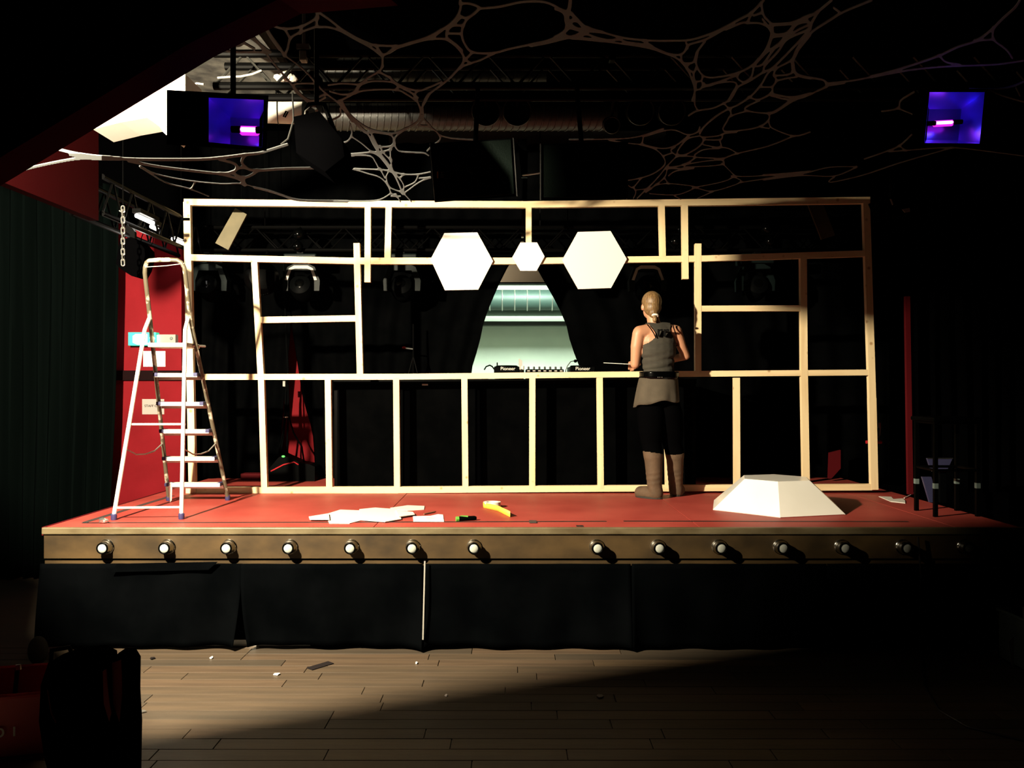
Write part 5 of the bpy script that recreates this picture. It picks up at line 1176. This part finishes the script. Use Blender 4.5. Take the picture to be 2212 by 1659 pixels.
R3 = """120,0 115,60 90,110 100,180 110,210;0,70 80,90 140,120 200,180 260,215 400,260 560,300 780,320 950,320 1060,315 1150,295 1300,240 1450,160 1560,100 1640,20 1660,0;90,110 80,160 100,220 60,260 0,290;100,180 170,220 230,240 130,290 0,320
140,150 110,200;230,240 260,215;230,260 380,310 500,310;130,300 300,315 500,340 700,370 850,410 980,470 1050,550 1090,640 1110,720 1090,800;500,300 560,330 700,350 770,370 880,420 1000,430 1050,370 1040,340;700,320 770,365
1050,380 1070,350 1200,310 1340,230;1000,440 1010,490 1040,500 1100,490 1130,410 1190,330;1130,420 1120,500 1150,570 1200,610 1300,610 1460,575 1580,510 1660,420 1720,290 1700,220 1650,150;1060,510 1050,540 1100,570 1120,540
1100,580 1110,640 1160,640 1170,610;1120,660 1120,710 1160,700 1180,660;1170,660 1220,680 1300,650 1440,600;1180,690 1270,660 1420,650 1440,700 1400,780 1340,820 1250,860 1130,880 1060,920;1110,760 1110,830 1130,870
1560,100 1530,170 1480,180 1360,230;1530,180 1620,180 1700,210;1640,30 1660,120 1720,190 1730,260;1640,100 1580,120;1720,190 1870,180 1980,140 2028,120;1730,270 1850,260 1920,190 2000,170
1720,290 1700,390 1780,350 1840,270;1700,400 1620,470 1590,520 1650,510 1730,400;2028,230 1900,370 1740,530 1660,570 1550,640 1440,700 1380,800;2028,280 1940,390 1890,470 1760,540 1700,570 1640,670 1560,760 1460,830 1390,860 1300,910 1190,1000 1150,1060
2028,190 1860,280 1780,400 1670,520 1660,570;1460,580 1450,620 1500,650 1560,610 1580,520;1760,540 1740,590 1760,640 1730,690 1720,740 1620,790 1540,770;1740,600 1880,580 1890,480;1890,500 1920,590 2028,620;1760,640 1850,620 1920,610
1640,690 1720,690;1720,740 1880,770 2028,740;1880,790 1780,870 1700,900 1530,880 1520,850 1620,800;1700,900 1700,950 1640,1000 1520,1030 1340,1040 1370,960 1400,920 1530,880;1390,860 1400,920;1340,820 1390,870
1700,970 1730,1020 1900,1080 2028,1050;1900,1080 1700,1160 1450,1220 1340,1260;1640,1010 1700,1020;110,1110 430,1105 600,1095 720,1070 860,1020;430,1115 600,1140 690,1150 800,1190 860,1250 870,1310 800,1370 700,1410 580,1435
700,1090 690,1140;720,1080 920,1030 1050,1070 1130,1050 1150,1010;690,1150 850,1180 950,1160 1010,1120 1060,1080;1150,1080 1060,1100 1000,1160 970,1220 1030,1230 1140,1170 1180,1110 1150,1080;950,1170 920,1200 970,1240;860,1240 920,1220
1180,1090 1290,1080 1350,1060 1440,1050;1180,1110 1310,1110 1330,1080;1180,1150 1310,1170 1310,1120;1310,1170 1380,1180 1450,1220;1110,1230 1180,1190 1300,1180;1110,1250 1330,1260;980,1240 1110,1250 1020,1310 900,1330
1020,1310 1200,1280 1330,1270;1030,1330 1320,1310 1330,1270;1330,1300 1400,1370 1420,1400 1350,1440 1190,1475 1100,1490;890,1340 1050,1340;970,1240 900,1310 800,1430 700,1530 650,1580;890,1340 870,1410 800,1470 720,1530
900,1400 960,1360 1100,1340;800,1470 900,1460 1060,1475 1100,1490 1060,1520 950,1550 750,1540;870,1420 900,1460;580,1475 620,1490 680,1420;620,1490 640,1530 620,1580;640,1510 760,1500;1100,1490 1140,1500 1250,1520 1400,1480 1480,1440 1400,1400
1250,1525 1130,1580;950,1560 1000,1585;1420,1400 1600,1400 2028,1360;1480,1450 1950,1380"""
R4 = """860,0 640,90 540,150 400,240 330,310 270,380 240,450 230,540 290,600 460,630 500,660;540,0 430,90 330,140 260,180 75,195;330,140 370,220 200,300 60,400;560,60 600,90;430,95 370,200;250,190 180,270 70,290
500,660 700,640 860,610 1050,575 1200,550 1400,530 1600,520 1850,510 2072,480;500,680 640,660;860,605 1000,570 1200,510 1400,440 1550,370 1700,320 1820,230 1900,150 2000,60 2040,0;1400,440 1450,490 1560,510;1830,220 1830,310 1930,390 1980,460
1680,320 1830,310;1640,705 1800,710 1950,695 2072,650;1800,715 1900,760 2072,810;2010,700 2040,760;800,1265 960,1210 1080,1160 1180,1070;1000,1205 1140,1195 1400,1175 1600,1180 2072,1240;1080,1160 1130,1195
0,1390 300,1380 520,1330 740,1325;0,1430 300,1395 560,1400 740,1330;560,1410 530,1450 800,1390 1100,1290 1500,1175;500,690 250,790 60,760;250,790 100,880 40,900;940,885 1070,860 1090,800 1200,730;1070,860 1180,905"""
strands = []
def load(txt, ox, sc, wmul):
    for ln in txt.replace('\n', ';').split(';'):
        P = [tuple(map(float, q.split(','))) for q in ln.split()]
        if len(P) > 1: strands.append(([(ox + x / sc, y / sc) for x, y in P], wmul))
load(R1, 0, 2.949, 1.0); load(R1B, 0, 2.949, 2.2); load(R2, 550, 2.949, 1.0); load(R3, 1200, 3.687, 0.9); load(R4, 1650, 3.687, 0.95)
def catmull(P):
    if len(P) < 3: return P
    out = []
    Q = [P[0]] + P + [P[-1]]
    for i in range(1, len(Q) - 2):
        p0, p1, p2, p3 = (np.array(Q[i + k - 1]) for k in range(4))
        for t_ in (0, .25, .5, .75):
            out.append(0.5 * (2 * p1 + (p2 - p0) * t_ + (2 * p0 - 5 * p1 + 4 * p2 - p3) * t_ ** 2 + (3 * p1 - p0 - 3 * p2 + p3) * t_ ** 3))
    out.append(np.array(P[-1])); return out
stp = 1.3
gx0, gx1, gy0, gy1 = -6, 2218, -6, 442
nxg, nyg = int((gx1 - gx0) / stp) + 1, int((gy1 - gy0) / stp) + 1
acc = np.zeros((nyg, nxg)); KS = 1.7
for P, wm in strands:
    Q = np.array(catmull(P)); ymid = Q[:, 1].mean()
    rad = (2.7 - 1.75 * min(1, max(0, ymid / 400))) * wm
    pad = rad + 7 * KS
    i0 = max(0, int((Q[:, 0].min() - pad - gx0) / stp)); i1 = min(nxg, int((Q[:, 0].max() + pad - gx0) / stp) + 2)
    j0 = max(0, int((Q[:, 1].min() - pad - gy0) / stp)); j1 = min(nyg, int((Q[:, 1].max() + pad - gy0) / stp) + 2)
    if i1 <= i0 or j1 <= j0: continue
    X, Yg_ = np.meshgrid(gx0 + np.arange(i0, i1) * stp, gy0 + np.arange(j0, j1) * stp)
    dm2 = np.full(X.shape, 1e9)
    for a, b in zip(Q[:-1], Q[1:]):
        d = b - a; L2 = max(1e-9, d @ d)
        # only the neighbourhood of this piece
        ii0 = max(0, int((min(a[0], b[0]) - pad - gx0) / stp) - i0); ii1 = int((max(a[0], b[0]) + pad - gx0) / stp) + 2 - i0
        jj0 = max(0, int((min(a[1], b[1]) - pad - gy0) / stp) - j0); jj1 = int((max(a[1], b[1]) + pad - gy0) / stp) + 2 - j0
        xs2, ys2 = X[jj0:jj1, ii0:ii1], Yg_[jj0:jj1, ii0:ii1]
        if xs2.size == 0: continue
        t_ = np.clip(((xs2 - a[0]) * d[0] + (ys2 - a[1]) * d[1]) / L2, 0, 1)
        dd_ = (xs2 - a[0] - t_ * d[0]) ** 2 + (ys2 - a[1] - t_ * d[1]) ** 2
        dm2[jj0:jj1, ii0:ii1] = np.minimum(dm2[jj0:jj1, ii0:ii1], dd_)
    acc[j0:j1, i0:i1] += np.exp(-np.clip((np.sqrt(dm2) - rad) / KS, -12, 12)) * (dm2 < pad * pad)
field = np.log(np.maximum(acc, 1e-9))           # > 0 inside the cloth
def net_depth(px, py):
    Yn = 3.2 + 2.25 * py / 430
    w_ = min(1, max(0, (720 - px) / 500)) * min(1, max(0, (py - 200) / 130))
    return Yn * (1 - 0.17 * w_)
inside = field > 0
vid = {}; nv_ = []; nf_ = []
def vert(key, px, py):
    k = vid.get(key)
    if k is None:
        k = len(nv_); vid[key] = k; nv_.append(tuple(W(px, py, net_depth(px, py))))
    return k
cells = inside[:-1, :-1].astype(int) + inside[:-1, 1:] + inside[1:, 1:] + inside[1:, :-1]
js, is_ = np.nonzero(cells)
for j, i in zip(js.tolist(), is_.tolist()):
    cs = ((i, j), (i + 1, j), (i + 1, j + 1), (i, j + 1)); poly = []
    for q in range(4):
        a, b = cs[q], cs[(q + 1) % 4]; fa, fb = field[a[1], a[0]], field[b[1], b[0]]
        if fa > 0: poly.append(vert(a, gx0 + a[0] * stp, gy0 + a[1] * stp))
        if (fa > 0) != (fb > 0):
            t_ = min(0.98, max(0.02, fa / (fa - fb))); lo_, hi_ = (a, b) if a < b else (b, a)
            poly.append(vert((lo_, hi_), gx0 + (a[0] + (b[0] - a[0]) * t_) * stp, gy0 + (a[1] + (b[1] - a[1]) * t_) * stp))
    if len(poly) >= 3: nf_.append(poly)
mbn = MB(); mbn.v = nv_; mbn.f = nf_; mbn.sm = [True] * len(nf_)
net = single('stretch_net', 'pale stretchy cloth net with oval holes spread under the ceiling', 'net', mbn, MT['net_cloth'])
solid(net, 0.004)
